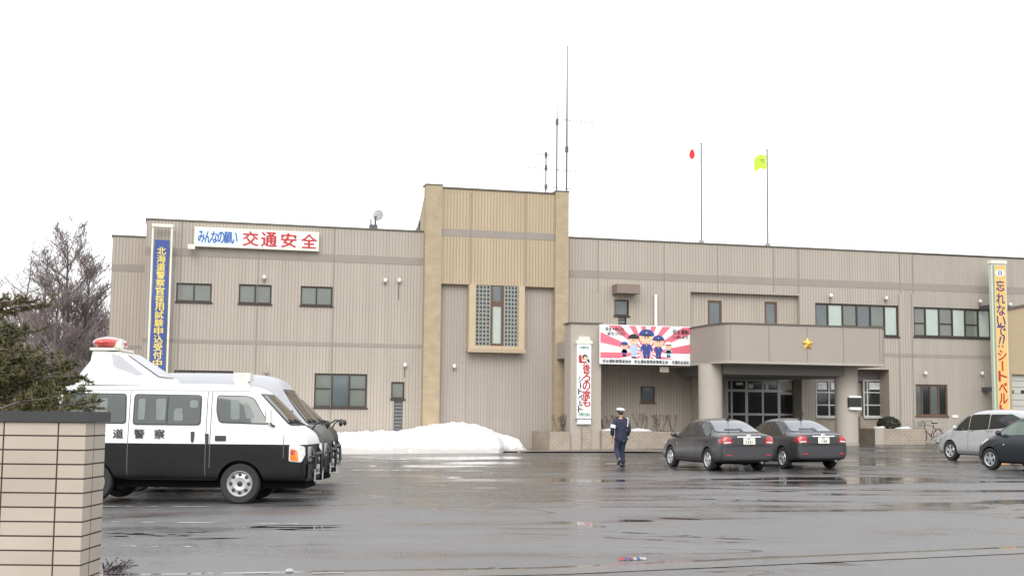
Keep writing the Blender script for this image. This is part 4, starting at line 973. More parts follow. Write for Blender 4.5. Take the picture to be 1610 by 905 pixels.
# melt-water ice smears on the lot near the snow
M_ICE = worn('ice_smear', (.70, .71, .72), .50)
for (px, py, w_, h_, lb) in ((662, 738.5, 2.3, .28, 'long pale slush smear on the asphalt below the snow heap'), (640, 725, 1.6, .3, 'upper slush smear just in front of the snow heap')):
    p = G(px, py); mb = MB(); n = 40; c_ = mb._v((p.x, p.y, gz(p.x, p.y)+.006)); rg = []
    for i in range(n):
        a = 2*pi*i/n; k = 1+.35*NZ.noise((cos(a)*1.5, sin(a)*1.5, px)); x, y = p.x+w_/2*cos(a)*k, p.y+h_/2*sin(a)*k; rg.append(mb._v((x, y, gz(x, y)+.006)))
    for i in range(n): mb.b.faces.new((c_, rg[i], rg[(i+1) % n]))
    tag(mb.obj('slush_patch', M_ICE), lb, 'slush')

# ------------------------------------------------------------------ vehicles (local frame: +y forward, +x right)
def loft(stations, cuts, m, sub=2, belt_in=0):
    b = bmesh.new(); rings = []
    for (y, wb, ws, wr, zb, zs, zr) in stations:
        zm = zb+(zs-zb)*.5; hb = zr-zs; wm = max(wb, ws)+.012
        half = [(wb*.86, zb), (wb, zb+.07), (wm, zm), (ws, zs-.04), (ws*.985, zs+.02), (ws*.35+wr*.65, zs+hb*.62), (wr, zr-.05*min(1, hb*4)), (wr*.82, zr)]
        cr = .035 if hb > .25 else .02
        pts = [(0, zb)]+half+[(0, zr+cr)]+[(-x, z) for x, z in reversed(half)]
        rings.append([b.verts.new((x, y, z)) for x, z in pts])
    n = len(rings[0])
    for i in range(len(rings)-1):
        for k in range(n): b.faces.new((rings[i][k], rings[i+1][k], rings[i+1][(k+1) % n], rings[i][(k+1) % n]))
    for rg, rev in ((rings[0], 0), (rings[-1], 1)):      # ladder caps keep the ends smooth
        h = n//2
        for k in range(h):
            a, c, d, e = rg[k], rg[k+1], rg[(n-k-1) % n], rg[(n-k) % n]
            q = [v for i_, v in enumerate((a, c, d, e)) if v not in (a, c, d, e)[:i_]]
            if len(q) > 2: b.faces.new(q)
    bmesh.ops.recalc_face_normals(b, faces=b.faces[:]); me = bpy.data.meshes.new('body'); b.to_mesh(me); b.free()
    o = bpy.data.objects.new('tmp', me); COL.objects.link(o); md = o.modifiers.new('s', 'SUBSURF'); md.levels = sub; md.render_levels = sub
    me1 = evald(o); bpy.data.objects.remove(o); o = bpy.data.objects.new('tmp', me1); COL.objects.link(o)
    b = bmesh.new(); b.from_mesh(me1); bvh = BVHTree.FromBMesh(b); b.free()
    cs = []
    for (y, z, r, x0, x1) in cuts:
        c = MB(); c.lathe([(r, x0), (r, x1)], 'x', 40, (0, y, z), cap=True); co_ = c.obj('cut', None); cs.append(co_)
        md = o.modifiers.new('b', 'BOOLEAN'); md.operation = 'DIFFERENCE'; md.solver = 'EXACT'; md.object = co_
    me2 = evald(o) if cs else me1.copy(); bpy.data.objects.remove(o)
    for c in cs: bpy.data.objects.remove(c)
    for p in me2.polygons: p.use_smooth = True
    me2.set_sharp_from_angle(angle=radians(40)); me2.materials.clear(); me2.materials.append(m)
    return me2, bvh
def patch(bvh, poly, axis, sgn, off=.006, grid=.07, thick=0):
    """a pane, lamp or seam cut to an outline and laid on the body's curved surface"""
    b = bmesh.new()
    vs = [b.verts.new((p[0], p[1], 0)) for p in poly]; b.faces.new(vs)
    for ax in (0, 1):
        lo, hi = min(p[ax] for p in poly), max(p[ax] for p in poly); k = math.ceil(lo/grid)
        while k*grid < hi:
            co_ = (k*grid, 0, 0) if ax == 0 else (0, k*grid, 0); no = (1, 0, 0) if ax == 0 else (0, 1, 0)
            bmesh.ops.bisect_plane(b, geom=b.verts[:]+b.edges[:]+b.faces[:], plane_co=co_, plane_no=no); k += 1
    bmesh.ops.triangulate(b, faces=[f for f in b.faces if len(f.verts) > 4])
    last = None
    for v in b.verts:
        a, c = v.co.x, v.co.y
        if axis == 'x': o_, d_ = Vector((sgn*4, a, c)), Vector((-sgn, 0, 0))
        elif axis == 'y': o_, d_ = Vector((a, sgn*8, c)), Vector((0, -sgn, 0))
        else: o_, d_ = Vector((a, c, 6)), Vector((0, 0, -1))
        h, nrm, _, _ = bvh.ray_cast(o_, d_)
        if h is None: h, nrm, _, _ = bvh.find_nearest(last if last is not None else o_+d_*3)
        if nrm.dot(d_) > 0: nrm = -nrm
        v.co = h+nrm*off; last = h
    bmesh.ops.recalc_face_normals(b, faces=b.faces[:])
    mb = MB(); mb.b.free(); mb.b = b
    return mb
def padd(root, bvh, name, m, poly, axis, sgn, off=.006, grid=.07, parent=None):
    o = patch(bvh, poly, axis, sgn, off, grid).obj(name, m, parent or root, world=False, smooth=True, fix=False); return o
def rectp(x0, x1, z0, z1): return [(x0, z0), (x1, z0), (x1, z1), (x0, z1)]
def rnd_poly(poly, r=.05, n=4):
    out = []; N = len(poly)
    for i in range(N):
        p, a, c = Vector(poly[i]), Vector(poly[i-1]), Vector(poly[(i+1) % N])
        u, v = (a-p), (c-p); ru = min(r, u.length*.45); rv = min(r, v.length*.45); s_, e_ = p+u.normalized()*ru, p+v.normalized()*rv
        for k in range(n+1):
            t_ = k/n; out.append(tuple(s_.lerp(p, t_).lerp(p.lerp(e_, t_), t_)))
    return out
def grow(poly, d):
    c = (sum(p[0] for p in poly)/len(poly), sum(p[1] for p in poly)/len(poly))
    w_ = max(p[0] for p in poly)-min(p[0] for p in poly); h_ = max(p[1] for p in poly)-min(p[1] for p in poly)
    return [(c[0]+(p[0]-c[0])*(1+2*d/w_), c[1]+(p[1]-c[1])*(1+2*d/h_)) for p in poly]
def wheel(root, x, y, r, w_, sgn, style='alloy', steer=0):
    M = Matrix.Translation((x, y, r)) @ Matrix.Rotation(steer, 4, 'Z') @ Matrix.Diagonal((sgn, 1, 1, 1)); rr = r*.64
    mb = MB(M); mb.lathe([(rr, -w_/2), (r*.92, -w_/2), (r*.985, -w_/2+.02), (r, -w_/4), (r, w_/4), (r*.985, w_/2-.02), (r*.92, w_/2), (rr*1.04, w_/2-.008), (rr, w_/2-.02)], 'x', 44)
    t_ = mb.obj('wheel', M_RUBBER, root, world=False, smooth='auto')
    mb = MB(M); e = w_/2
    if style == 'alloy':
        mb.lathe([(rr*1.02, e-.012), (rr*.99, e), (rr*.9, e-.012), (rr*.88, e-.05)], 'x', 36); mb.lathe([(.001, e-.01), (rr*.24, e-.012), (rr*.26, e-.05)], 'x', 20)
        for k in range(5):
            a = 2*pi*k/5+.3
            for s_ in (-.17, .17):
                p0 = Vector((e-.022, cos(a)*rr*.18, sin(a)*rr*.18)); p1 = Vector((e-.018, cos(a+s_)*rr*.92, sin(a+s_)*rr*.92)); d_ = (p1-p0).normalized(); q = Vector((0, -d_.z, d_.y)); wd = .022
                vs = [p0+q*wd*1.3, p0-q*wd*1.3, p1-q*wd, p1+q*wd]; bk = [v+Vector((-.03, 0, 0)) for v in vs]
                mb.faces([tuple(v) for v in vs+bk], [(0, 1, 2, 3), (7, 6, 5, 4), (0, 4, 5, 1), (1, 5, 6, 2), (2, 6, 7, 3), (3, 7, 4, 0)])
        mb.obj('rim', M_ALLOY, t_, world=False, smooth='auto')
    else:
        mb.lathe([(rr*1.02, e-.012), (rr*.98, e), (rr*.88, e-.02), (rr*.80, e-.05), (rr*.66, e-.035), (rr*.5, e-.02), (rr*.34, e-.03), (.001, e-.03)], 'x', 36); mb.obj('rim', mat('steel_rim', (.46, .47, .47), .4, .4), t_, world=False, smooth='auto')
        mb = MB(M)
        for k in range(8):
            a = 2*pi*k/8; c_ = (e-.032, cos(a)*rr*.68, sin(a)*rr*.68); mb.ball(c_, (.010, rr*.15, rr*.15), 8)
        mb.ball((e-.03, 0, 0), (.02, rr*.22, rr*.22), 12); mb.obj('rim_slot', M_BLACK, t_, world=False)
    mb = MB(M); mb.lathe([(.001, e-.07), (rr*.97, e-.07), (rr*.97, e-.09), (.001, e-.09)], 'x', 28); mb.obj('brake_disc', M_DMETAL, t_, world=False)
def plate(root, y, z, sgn, txt, w_=.33, h_=.165, x=0):
    mb = MB(); mb.box(x-w_/2, x+w_/2, y-.012, y+.012, z, z+h_); p = mb.obj('number_plate', M_PLATE, root, world=False, bevel=.003)
    mb = MB(); fn = (lambda a, c: (a, y-.016, c)) if sgn < 0 else (lambda a, c: (-a, y+.016, c))
    for i, ch in enumerate(txt): put_glyph(mb, ch, x+(i-(len(txt)-1)/2)*.068, z+h_*.36, .055, .085, fn, .03)
    put_glyph(mb, '札', x-.05, z+h_*.82, .04, .04, fn, .02); put_glyph(mb, '幌', x-.005, z+h_*.82, .04, .04, fn, .02)
    mb.obj('plate_lettering', mat('plate_green', (.04, .16, .10), .5), p, world=False)
    return p

# --- police vans
VS = 91.0
def vp(px, py): return ((px-377)/VS, (791.3-py)/VS)
def vpd(px, py, xo): d = 22.2+(.83-xo); return ((px-805)/FPX*d+4.69, 1.55+(650-py)*d/FPX)
def vpp(*a): return [vp(*p) for p in a]
def van(kind, loc, rz, label, group):
    name = 'police_van'; R_ = thing(name, label, 'van', loc, rz, group)
    hi = {1: 0, 2: .30, 3: -.02}[kind]
    zr = 2.07
    st_ = [(-3.42, .66, .70, .60, .50, 1.2, 1.85), (-3.38, .78, .80, .70, .44, 1.2, 1.98), (-3.2, .83, .842, .745, .40, 1.22, 2.06+hi), (-2.5, .842, .845, .755, .38, 1.25, zr+hi), (-1.2, .842, .845, .755, .38, 1.25, zr+.01+hi), (-.4, .842, .845, .755, .38, 1.25, zr+hi), (.06, .842, .845, .75, .38, 1.25, zr-.02+hi*.85), (.24, .842, .843, .735, .38, 1.25, 1.975+hi*.6), (.42, .84, .84, .72, .38, 1.25, 1.80+hi*.25), (.62, .84, .835, .715, .38, 1.24, 1.61+hi*.06), (.80, .835, .83, .715, .38, 1.22, 1.435), (.90, .835, .825, .72, .38, 1.20, 1.355), (1.06, .83, .81, .71, .38, 1.15, 1.295), (1.19, .81, .775, .68, .38, 1.06, 1.225), (1.26, .74, .69, .60, .40, .98, 1.12), (1.29, .64, .60, .54, .43, .93, 1.04)]
    nz_ = lambda y: y if y < .8 else .8+(y-.8)*.74
    st_ = [(nz_(q[0]),)+q[1:] for q in st_]
    pm = {1: paint_split('van_paint', (.005, .006, .007), (.80, .81, .82), 1.035), 2: paint_split('van_paint_grey', (.085, .09, .085), (.42, .43, .46), 1.35), 3: paint_split('van_paint_dark', (.02, .021, .022), (.25, .26, .27), 1.5)}[kind]
    cuts = [(0, .35, .405, .45, 1.2), (0, .35, .405, -1.2, -.45), (-2.60, .35, .39, .45, 1.2), (-2.60, .35, .39, -1.2, -.45)]
    me, bvh = loft(st_, cuts, pm); link('body', me, pm, R_)
    mb = MB(); mb.box(-.55, .55, -3.2, 1.1, .26, .6); mb.obj('underbody', mat('underbody', (.008, .008, .008), .95, spec=.05), R_, world=False)
    for y in (0, -2.60):
        wheel(R_, .735, y, .348, .20, 1, 'steel'); wheel(R_, -.735, y, .348, .20, -1, 'steel')
    seam = mat('panel_gap', (.10, .10, .11), .7)
    for s in (1, -1):
        wins = [vpp((337, 621), (386, 622), (395, 626), (419, 664), (342, 662), (337, 645)), vpp((204, 620.5), (310, 621.5), (310, 666.5), (204, 666.5)), vpp((88, 620), (188, 620), (190, 665), (88, 665))]
        for i, wp in enumerate(wins):
            ol = rnd_poly(grow(wp, .022), .07); gl = rnd_poly(wp, .055)
            gk = padd(R_, bvh, 'side_window', M_BLACK, ol, 'x', s, .004)
            pn = padd(R_, bvh, 'pane', mat('van_glass', (.03, .042, .040), .05, var=.5, scale=1.6, spec=.9), gl, 'x', s, .009, parent=gk)
            cm = mat('van_interior', (.16, .19, .18), .35, var=.3, scale=5)
            if kind == 1:
                cur = {0: [vpp((358, 627), (372, 627), (374, 658), (360, 658)), vpp((379, 630), (388, 634), (398, 655), (384, 657))], 1: [vpp((210, 626), (221, 626), (221, 660), (210, 660)), vpp((238, 626), (254, 626), (254, 660), (240, 660)), vpp((268, 642), (281, 640), (283, 661), (268, 661)), vpp((293, 628), (306, 628), (306, 640), (293, 640))], 2: [vpp((100, 640), (118, 638), (120, 660), (100, 660)), vpp((140, 626), (160, 626), (160, 660), (140, 660))]}[i]
                for c_ in cur: padd(R_, bvh, 'seat_back', cm, rnd_poly(c_, .04), 'x', s, .012, parent=gk)
                if i: 
                    xm_ = vp((257, 139)[i-1], 600)[0]; padd(R_, bvh, 'window_bar', M_BLACK, rectp(xm_-.012, xm_+.012, vp(0, 665)[1], vp(0, 622)[1]), 'x', s, .014, parent=gk)
        for px, y0, y1 in ((196, 614, 757), (321, 614, 757), (328, 614, 735)):
            q, z0_ = vp(px, y1); _, z1_ = vp(px, y0); padd(R_, bvh, 'door_gap', seam, rectp(q-.007, q+.007, z0_, z1_), 'x', s, .003)
        q, z0_ = vp(446, 740); padd(R_, bvh, 'door_gap', seam, rectp(q-.007, q+.007, .80, 1.22), 'x', s, .003)
        padd(R_, bvh, 'drip_rail', mat('drip_rail', (.45, .46, .47), .5), rectp(-3.2, .12, vp(0, 613.5)[1], vp(0, 611.5)[1]), 'x', s, .012)
        padd(R_, bvh, 'sill_trim', M_DMETAL, rectp(-2.05, -.45, .40, .43), 'x', s, .008)
        for hp in (vpp((336, 684), (354, 684), (354, 692.5), (336, 692.5)), vpp((296.5, 678), (303.5, 678), (302, 695), (298, 695)), vpp((319.5, 681), (326, 681), (326, 697), (321, 697))):
            padd(R_, bvh, 'door_handle', M_BLACK, rnd_poly(hp, .02), 'x', s, .018, .05)
        # lamps wrap the corner
        hl = padd(R_, bvh, 'headlight', M_CLEAR, rnd_poly([(vp(455, 0)[0], .745), (1.07, .73), (1.12, .86), (1.11, 1.0), (1.0, 1.035), (vp(455, 0)[0], 1.035)], .03), 'x', s, .010, .05)
        padd(R_, bvh, 'indicator', M_AMBER, rnd_poly([(vp(457, 0)[0], .76), (vp(470, 0)[0], .75), (vp(468, 0)[0], .93), (vp(457, 0)[0], .97)], .02), 'x', s, .016, .05, parent=hl)
        padd(R_, bvh, 'indicator', M_TAIL, rnd_poly([(vp(458, 0)[0], .86), (vp(464, 0)[0], .86), (vp(465, 0)[0], .94), (vp(458, 0)[0], .94)], .015), 'x', s, .02, .05, parent=hl)
        padd(R_, bvh, 'headlight', M_CLEAR, rnd_poly(rectp(min(s*.36, s*.66), max(s*.36, s*.66), .74, 1.0), .04), 'y', 1, .01, .05)
        padd(R_, bvh, 'tail_lamp', M_TAIL, rnd_poly(rectp(min(s*.60, s*.76), max(s*.60, s*.76), .75, 1.3), .03), 'y', -1, .01, .06)
        # door mirror on a short arm
        ym, zm_ = vp(424, 660)
        mb = MB(); mb.box(s*.90-.07, s*.90+.07, ym-.06, ym+.02, zm_-.03, zm_+.20); mr = mb.obj('door_mirror', M_WHITE if kind == 1 else M_BLACK, R_, world=False, bevel=.025, smooth='auto')
        mb = MB(); mb.tube([(s*.80, ym+.06, zm_-.09), (s*.89, ym+.03, zm_-.07), (s*.90, ym, zm_)], .022, 8); mb.box(s*.90-.075, s*.90+.075, ym-.068, ym-.062, zm_-.02, zm_+.19); mb.obj('mirror_arm', M_BLACK, mr, world=False)
    # windscreen, rear glass, wipers, grille
    ws_ = padd(R_, bvh, 'windscreen', M_BLACK, rnd_poly([(-.71, 1.36), (.71, 1.36), (.62, 1.92+hi*.5), (-.62, 1.92+hi*.5)], .05), 'y', 1, .005)
    padd(R_, bvh, 'pane', M_CARGL, rnd_poly([(-.67, 1.40), (.67, 1.40), (.59, 1.88+hi*.5), (-.59, 1.88+hi*.5)], .05), 'y', 1, .010, parent=ws_)
    padd(R_, bvh, 'rear_window', M_CARGL, rnd_poly(rectp(-.62, .62, 1.35, 1.85), .08), 'y', -1, .006)
    padd(R_, bvh, 'grille', M_BLACK, rnd_poly(rectp(-.34, .34, .74, .98), .03), 'y', 1, .008)
    padd(R_, bvh, 'bumper', M_RUBBER if kind != 1 else mat('bumper_black', (.03, .03, .032), .55), rnd_poly(rectp(-.70, .70, .42, .70), .05), 'y', 1, .03)
    mb = MB(); 
    for x in (-.3, .25): mb.tube([(x, .93, 1.37), (x+.45, .80, 1.47)], .012, 5)
    mb.obj('wiper', M_BLACK, R_, world=False)
    # front guard bars
    mb = MB()
    for s in (-1, 1):
        mb.tube([(s*.30, 1.15, .42), (s*.34, 1.24, .55), (s*.34, 1.23, .85), (s*.30, 1.13, 1.04)], .030, 8)
        mb.tube([(s*.34, 1.23, .82), (s*.56, 1.19, .82), (s*.62, 1.10, .74)], .022, 8)
    mb.tube([(-.34, 1.235, .86), (.34, 1.235, .86)], .026, 8); mb.obj('bull_bar', M_BLACK if kind != 3 else M_DMETAL, R_, world=False, smooth='auto')
    for x in (-.42, .42): mb = MB(); mb.tube([(x, 1.24, .38), (x, 1.245, .60)], .02, 8); mb.obj('guard_post', M_CHROME, R_, world=False)
    plate(R_, 1.22, .50, 1, '8031')
    # under-mirror on a looped stalk at the left front corner
    mb = MB(); mb.tube([(-.66, .98, 1.26), (-.70, 1.04, 1.38), (-.72, 1.16, 1.46), (-.72, 1.26, 1.43)], .018, 8); mb.ball((-.72, 1.27, 1.39), (.08, .045, .07), 12); mb.obj('parking_mirror', M_BLACK, R_, world=False, smooth=True)
    if kind == 1:
        # raised look-out cupola at the rear, its sloping glass and the light bar
        prof_ = [vpd(*q) for q in ((108, 604, .66), (114, 588, .66), (130, 566, .56), (133, 549, .5), (180, 552, .5), (244, 595, .62), (243, 604, .66))]; mb = MB()
        n = len(prof_); wid = [.70, .69, .56, .50, .50, .62, .66]
        vs = [(w_, p[0], p[1]) for p, w_ in zip(prof_, wid)]+[(-w_, p[0], p[1]) for p, w_ in zip(prof_, wid)]
        # extend rearwards out of sight
        mb.faces(vs, [tuple(range(n)), tuple(range(2*n-1, n-1, -1))]+[(i, n+i, n+(i+1) % n, (i+1) % n) for i in range(n)])
        cu = mb.obj('lookout_cupola', mat('van_white', (.80, .81, .82), .35, coat=.6), R_, world=False, bevel=.03, smooth='auto')
        mb = MB()
        def cside(px, py):
            y, z = vp(px, py); t_ = max(0, min(1, (z-2.1)/.52)); return .64-.135*t_
        for s in (1, -1):
            bb_ = bmesh.new(); bb_.from_mesh(cu.data); bc = BVHTree.FromBMesh(bb_); bb_.free()
            padd(R_, bc, 'cupola_window', mat('cupola_glass', (.20, .21, .25), .08, var=.3, spec=.8), rnd_poly([vpd(*q) for q in ((163, 555, .52), (176, 556.5, .52), (216, 587, .62), (206, 589, .62), (168, 575, .56))], .02), 'x', s, .01, .1, parent=cu)
        p0, p1 = prof_[4], prof_[5]; p0, p1 = (p0[0]+(p1[0]-p0[0])*.08, p0[1]+(p1[1]-p0[1])*.08), (p0[0]+(p1[0]-p0[0])*.92, p0[1]+(p1[1]-p0[1])*.92); nn = Vector((0, -(p1[1]-p0[1]), (p1[0]-p0[0]))).normalized()*.018
        mb.quad((-.42, p0[0]+nn.y, p0[1]+nn.z), (.42, p0[0]+nn.y, p0[1]+nn.z), (.52, p1[0]+nn.y, p1[1]+nn.z), (-.52, p1[0]+nn.y, p1[1]+nn.z))
        mb.obj('cupola_window', mat('cupola_glass', (.20, .21, .25), .08, var=.3, spec=.8), cu, world=False)
        ya, za = vpd(154, 538.5, .25); mb = MB(); mb.ball((0, ya, za+.01), (.60, .27, .125), 24); lb = mb.obj('light_bar', mat('beacon_red', (.55, .035, .03), .15, var=.35, scale=9, coat=1), R_, world=False, smooth=True)
        mb = MB(); mb.box(-.56, .56, ya-.19, ya+.26, za-.13, za-.085); mb.box(-.5, .5, ya-.1, ya+.1, za-.2, za-.12); mb.obj('light_bar_base', M_IVORY, lb, world=False, bevel=.01)
        yb_, zb_ = vpd(176, 539, .30); mb = MB(); mb.lathe([(.05, -.12), (.095, .06), (.08, .07), (.001, .04)], 'y', 20, (.30, yb_-.02, zb_-.02)); mb.obj('loudspeaker', M_IVORY, lb, world=False, smooth='auto')
        # pair of cream lamps over the cab
        ya, za = vpd(378, 597, .5); mb = MB()
        for dy in (-.075, .075): mb.box(.36, .62, ya+dy-.072, ya+dy+.072, za+.0, za+.15); 
        mb.prism([(ya-.15, za-.13), (ya+.16, za-.15), (ya+.10, za-.001), (ya-.12, za-.001)], 'x', .36, .62); mb.obj('roof_lamp', M_IVORY, R_, world=False, bevel=.03, smooth='auto')
        mb = MB(); 
        for ch, px in zip('北海道警察', (115, 147, 180.5, 214.5, 247)):
            y, z = vp(px, 682); put_glyph(mb, ch, y, z, .20, .175, lambda a, c: (.868, a, c), .025)
        mb.obj('lettering', M_BLACK, R_, world=False)
        mb = MB()
        for ch, px in zip('察警道海北', (115, 147, 180.5, 214.5, 247)):
            y, z = vp(px, 682); put_glyph(mb, ch, -y, z, .20, .175, lambda a, c: (-.868, -a, c), .025)
        mb.obj('lettering', M_BLACK, R_, world=False)
    return R_
wc = G(377, 791.6)
vdir = Vector((cos(TH+.02), -sin(TH+.02), 0)); vrz = atan2(vdir.y, vdir.x)-pi/2
side = Vector((sin(TH), cos(TH), 0))
def vroot(c, fwd=0, away=0): p = c+side*(.83+away)+vdir*fwd; return (p.x, p.y, gz(p.x, p.y)+.0)
van(1, vroot(wc), vrz, 'nearest white over black police van with a roof look-out cupola and red beacon', 'police vans parked side by side')
van(2, vroot(wc, -.18, 3.25), vrz, 'grey high-roofed van between the nearest police van and the farthest one', 'police vans parked side by side')
van(3, vroot(wc, -.50, 6.4), vrz, 'farthest dark van, only its black front guard showing past the grey van', 'police vans parked side by side')

# --- cars
def car(kind, loc, rz, label, txt='5281', group=None, rx=0):
    R_ = thing({'sedan': 'parked_sedan', 'mpv': 'parked_minivan', 'hatch': 'parked_hatchback'}[kind], label, 'car', loc, rz, group)
    if kind == 'sedan':
        pm, r, ww_, yf, yr, hw = M_CARDK, .318, .20, 1.37, -1.33, .845
        st_ = [(-2.29, .68, .70, .60, .36, .80, .96), (-2.25, .78, .79, .68, .27, .90, 1.02), (-2.08, .83, .825, .68, .24, .955, 1.05), (-1.80, .845, .835, .66, .22, .965, 1.09), (-1.58, .845, .835, .62, .20, .96, 1.17), (-1.25, .845, .835, .58, .19, .95, 1.33), (-.85, .845, .835, .565, .18, .94, 1.435), (-.35, .845, .835, .56, .18, .91, 1.47), (.15, .845, .835, .56, .18, .90, 1.465), (.6, .845, .835, .56, .18, .885, 1.36), (1.0, .845, .83, .60, .18, .865, 1.13), (1.25, .845, .825, .64, .18, .85, .985), (1.7, .84, .80, .64, .19, .80, .92), (2.05, .80, .74, .60, .2, .70, .84), (2.22, .70, .66, .55, .24, .6, .74), (2.28, .6, .56, .5, .3, .55, .66)]
        wins = [[(-1.50, .99), (-.60, .965), (-.60, 1.36), (-.95, 1.33), (-1.25, 1.20)], [(-.53, .96), (.98, .945), (.55, 1.20), (.18, 1.345), (-.53, 1.37)]]
        mirror = (.88, .98)
    elif kind == 'mpv':
        pm, r, ww_, yf, yr, hw = M_CARSV, .335, .215, 1.45, -1.48, .89
        st_ = [(-2.40, .70, .74, .62, .40, .95, 1.35), (-2.34, .84, .84, .68, .28, 1.0, 1.55), (-2.1, .885, .88, .70, .24, 1.02, 1.68), (-1.5, .895, .89, .70, .2, 1.02, 1.73), (-.6, .9, .89, .70, .19, 1.01, 1.75), (.1, .9, .885, .70, .19, 1.0, 1.73), (.6, .9, .88, .70, .19, .98, 1.63), (1.0, .9, .87, .70, .19, .97, 1.44), (1.4, .89, .85, .70, .19, .96, 1.22), (1.7, .88, .83, .68, .2, .93, 1.08), (2.0, .85, .79, .63, .2, .84, .99), (2.22, .77, .72, .58, .22, .74, .88), (2.36, .62, .58, .5, .28, .62, .74)]
        wins = [[(-2.0, 1.20), (-.55, 1.11), (-.55, 1.57), (-1.5, 1.58), (-1.95, 1.45)], [(-.47, 1.105), (.45, 1.06), (.45, 1.56), (-.47, 1.58)], [(.52, 1.06), (1.32, 1.05), (1.05, 1.26), (.72, 1.48), (.52, 1.54)]]
        mirror = (1.05, 1.12)
    else:
        pm, r, ww_, yf, yr, hw = M_CARNV, .31, .20, 1.30, -1.25, .845
        st_ = [(-1.98, .68, .70, .6, .36, .9, 1.3), (-1.92, .80, .80, .64, .26, .94, 1.45), (-1.6, .845, .84, .66, .2, .96, 1.56), (-.8, .85, .84, .655, .18, .95, 1.60), (-.1, .85, .84, .65, .18, .94, 1.59), (.4, .85, .835, .645, .18, .92, 1.49), (.8, .85, .83, .645, .18, .91, 1.30), (1.15, .845, .82, .65, .18, .89, 1.09), (1.4, .84, .80, .64, .18, .86, .99), (1.7, .80, .74, .58, .19, .76, .90), (1.88, .70, .66, .52, .22, .66, .80), (1.97, .58, .55, .46, .28, .58, .68)]
        wins = [[(-1.5, 1.13), (-.42, 1.04), (-.42, 1.45), (-1.3, 1.45)], [(-.35, 1.03), (1.05, .99), (.75, 1.20), (.40, 1.37), (-.35, 1.45)]]
        mirror = (.85, 1.05)
    cuts = [(y, r, r+.055, s*.42 if s > 0 else -1.3, 1.3 if s > 0 else -.42) for y in (yf, yr) for s in (1, -1)]
    me, bvh = loft(st_, cuts, pm); link('body', me, pm, R_)
    mb = MB(); mb.box(-hw*.75, hw*.75, yr-.5, yf+.45, .2, .42); mb.obj('underbody', MATS['underbody'], R_, world=False)
    for y in (yf, yr):
        for s in (1, -1): wheel(R_, s*(hw-ww_/2-.005), y, r, ww_, s, 'alloy')
    seam = mat('car_gap', (.008, .008, .009), .7)
    for s in (1, -1):
        for wp in wins:
            o = padd(R_, bvh, 'side_window', M_BLACK, rnd_poly(grow(wp, .02), .05), 'x', s, .004)
            padd(R_, bvh, 'pane', M_CARGL if kind != 'hatch' else mat('tinted_pale_glass', (.10, .15, .12), .05, var=.5, scale=3, spec=.9), rnd_poly(wp, .04), 'x', s, .008, parent=o)
        zt_ = wins[0][0][1]-.03
        ys_ = [wins[0][1][0]+.035, wins[-1][1][0]+.02]+([wins[1][1][0]+.035] if len(wins) > 2 else [])
        for y in ys_: padd(R_, bvh, 'door_gap', seam, rectp(y-.006, y+.006, .33, zt_-.02), 'x', s, .003)
        padd(R_, bvh, 'door_gap', seam, rectp(yr+.40, yf-.42, .318, .33), 'x', s, .003)
        for y in ys_[:1]+ys_[2:]+[wins[0][0][0]+.42 if kind != 'mpv' else -.30]:
            padd(R_, bvh, 'door_handle', pm if kind != 'mpv' else M_CHROME, rnd_poly(rectp(y-.26, y-.08, zt_-.15, zt_-.115), .015), 'x', s, .03, .05)
        my, mz = mirror
        mb = MB(); mb.ball((s*(hw+.07), my, mz+.02), (.105, .065, .075), 14); mr = mb.obj('door_mirror', pm, R_, world=False, smooth=True)
        mb = MB(); mb.tube([(s*(hw-.10), my+.04, mz-.06), (s*(hw+.02), my+.02, mz-.03)], .025, 8); mb.obj('mirror_arm', M_BLACK, mr, world=False)
        # lamps
        if kind == 'sedan':
            tl = padd(R_, bvh, 'tail_lamp', M_TAIL, rnd_poly([(s*.47, .79), (s*.76, .76), (s*.79, .90), (s*.74, .985), (s*.55, .965)], .03), 'y', -1, .010, .04)
            padd(R_, bvh, 'tail_lamp', M_TAIL, rnd_poly([(-2.22, .78), (-2.08, .80), (-2.04, .90), (-2.2, .92)], .03), 'x', s, .010, .04)
            padd(R_, bvh, 'lamp_lens', M_CLEAR, rnd_poly([(s*.54, .80), (s*.73, .78), (s*.75, .82), (s*.56, .84)], .015), 'y', -1, .016, .04, parent=tl)
            padd(R_, bvh, 'reflector', M_TAIL, rnd_poly(rectp(min(s*.52, s*.68), max(s*.52, s*.68), .44, .475), .012), 'y', -1, .03, .05)
        else:
            z0_ = .95 if kind == 'mpv' else .9
            padd(R_, bvh, 'tail_lamp', M_TAIL, rnd_poly(rectp(min(s*.62, s*.80), max(s*.62, s*.80), z0_, z0_+.4), .03), 'y', -1, .01, .06)
        yh = st_[-1][0]; zh = .70 if kind == 'sedan' else .80
        padd(R_, bvh, 'headlight', M_CLEAR, rnd_poly([(yh-.62, zh+.06), (yh-.2, zh-.14), (yh-.12, zh-.04), (yh-.5, zh+.13)], .03), 'x', s, .008, .05)
        padd(R_, bvh, 'headlight', M_CLEAR, rnd_poly([(s*.34, zh-.20), (s*.66, zh-.16), (s*.66, zh-.02), (s*.36, zh-.08)], .03), 'y', 1, .008, .05)
        padd(R_, bvh, 'side_marker', M_AMBER if kind == 'mpv' else M_IVORY, rnd_poly(rectp(yf-.60, yf-.54, .72, .75), .01), 'x', s, .012, .05)
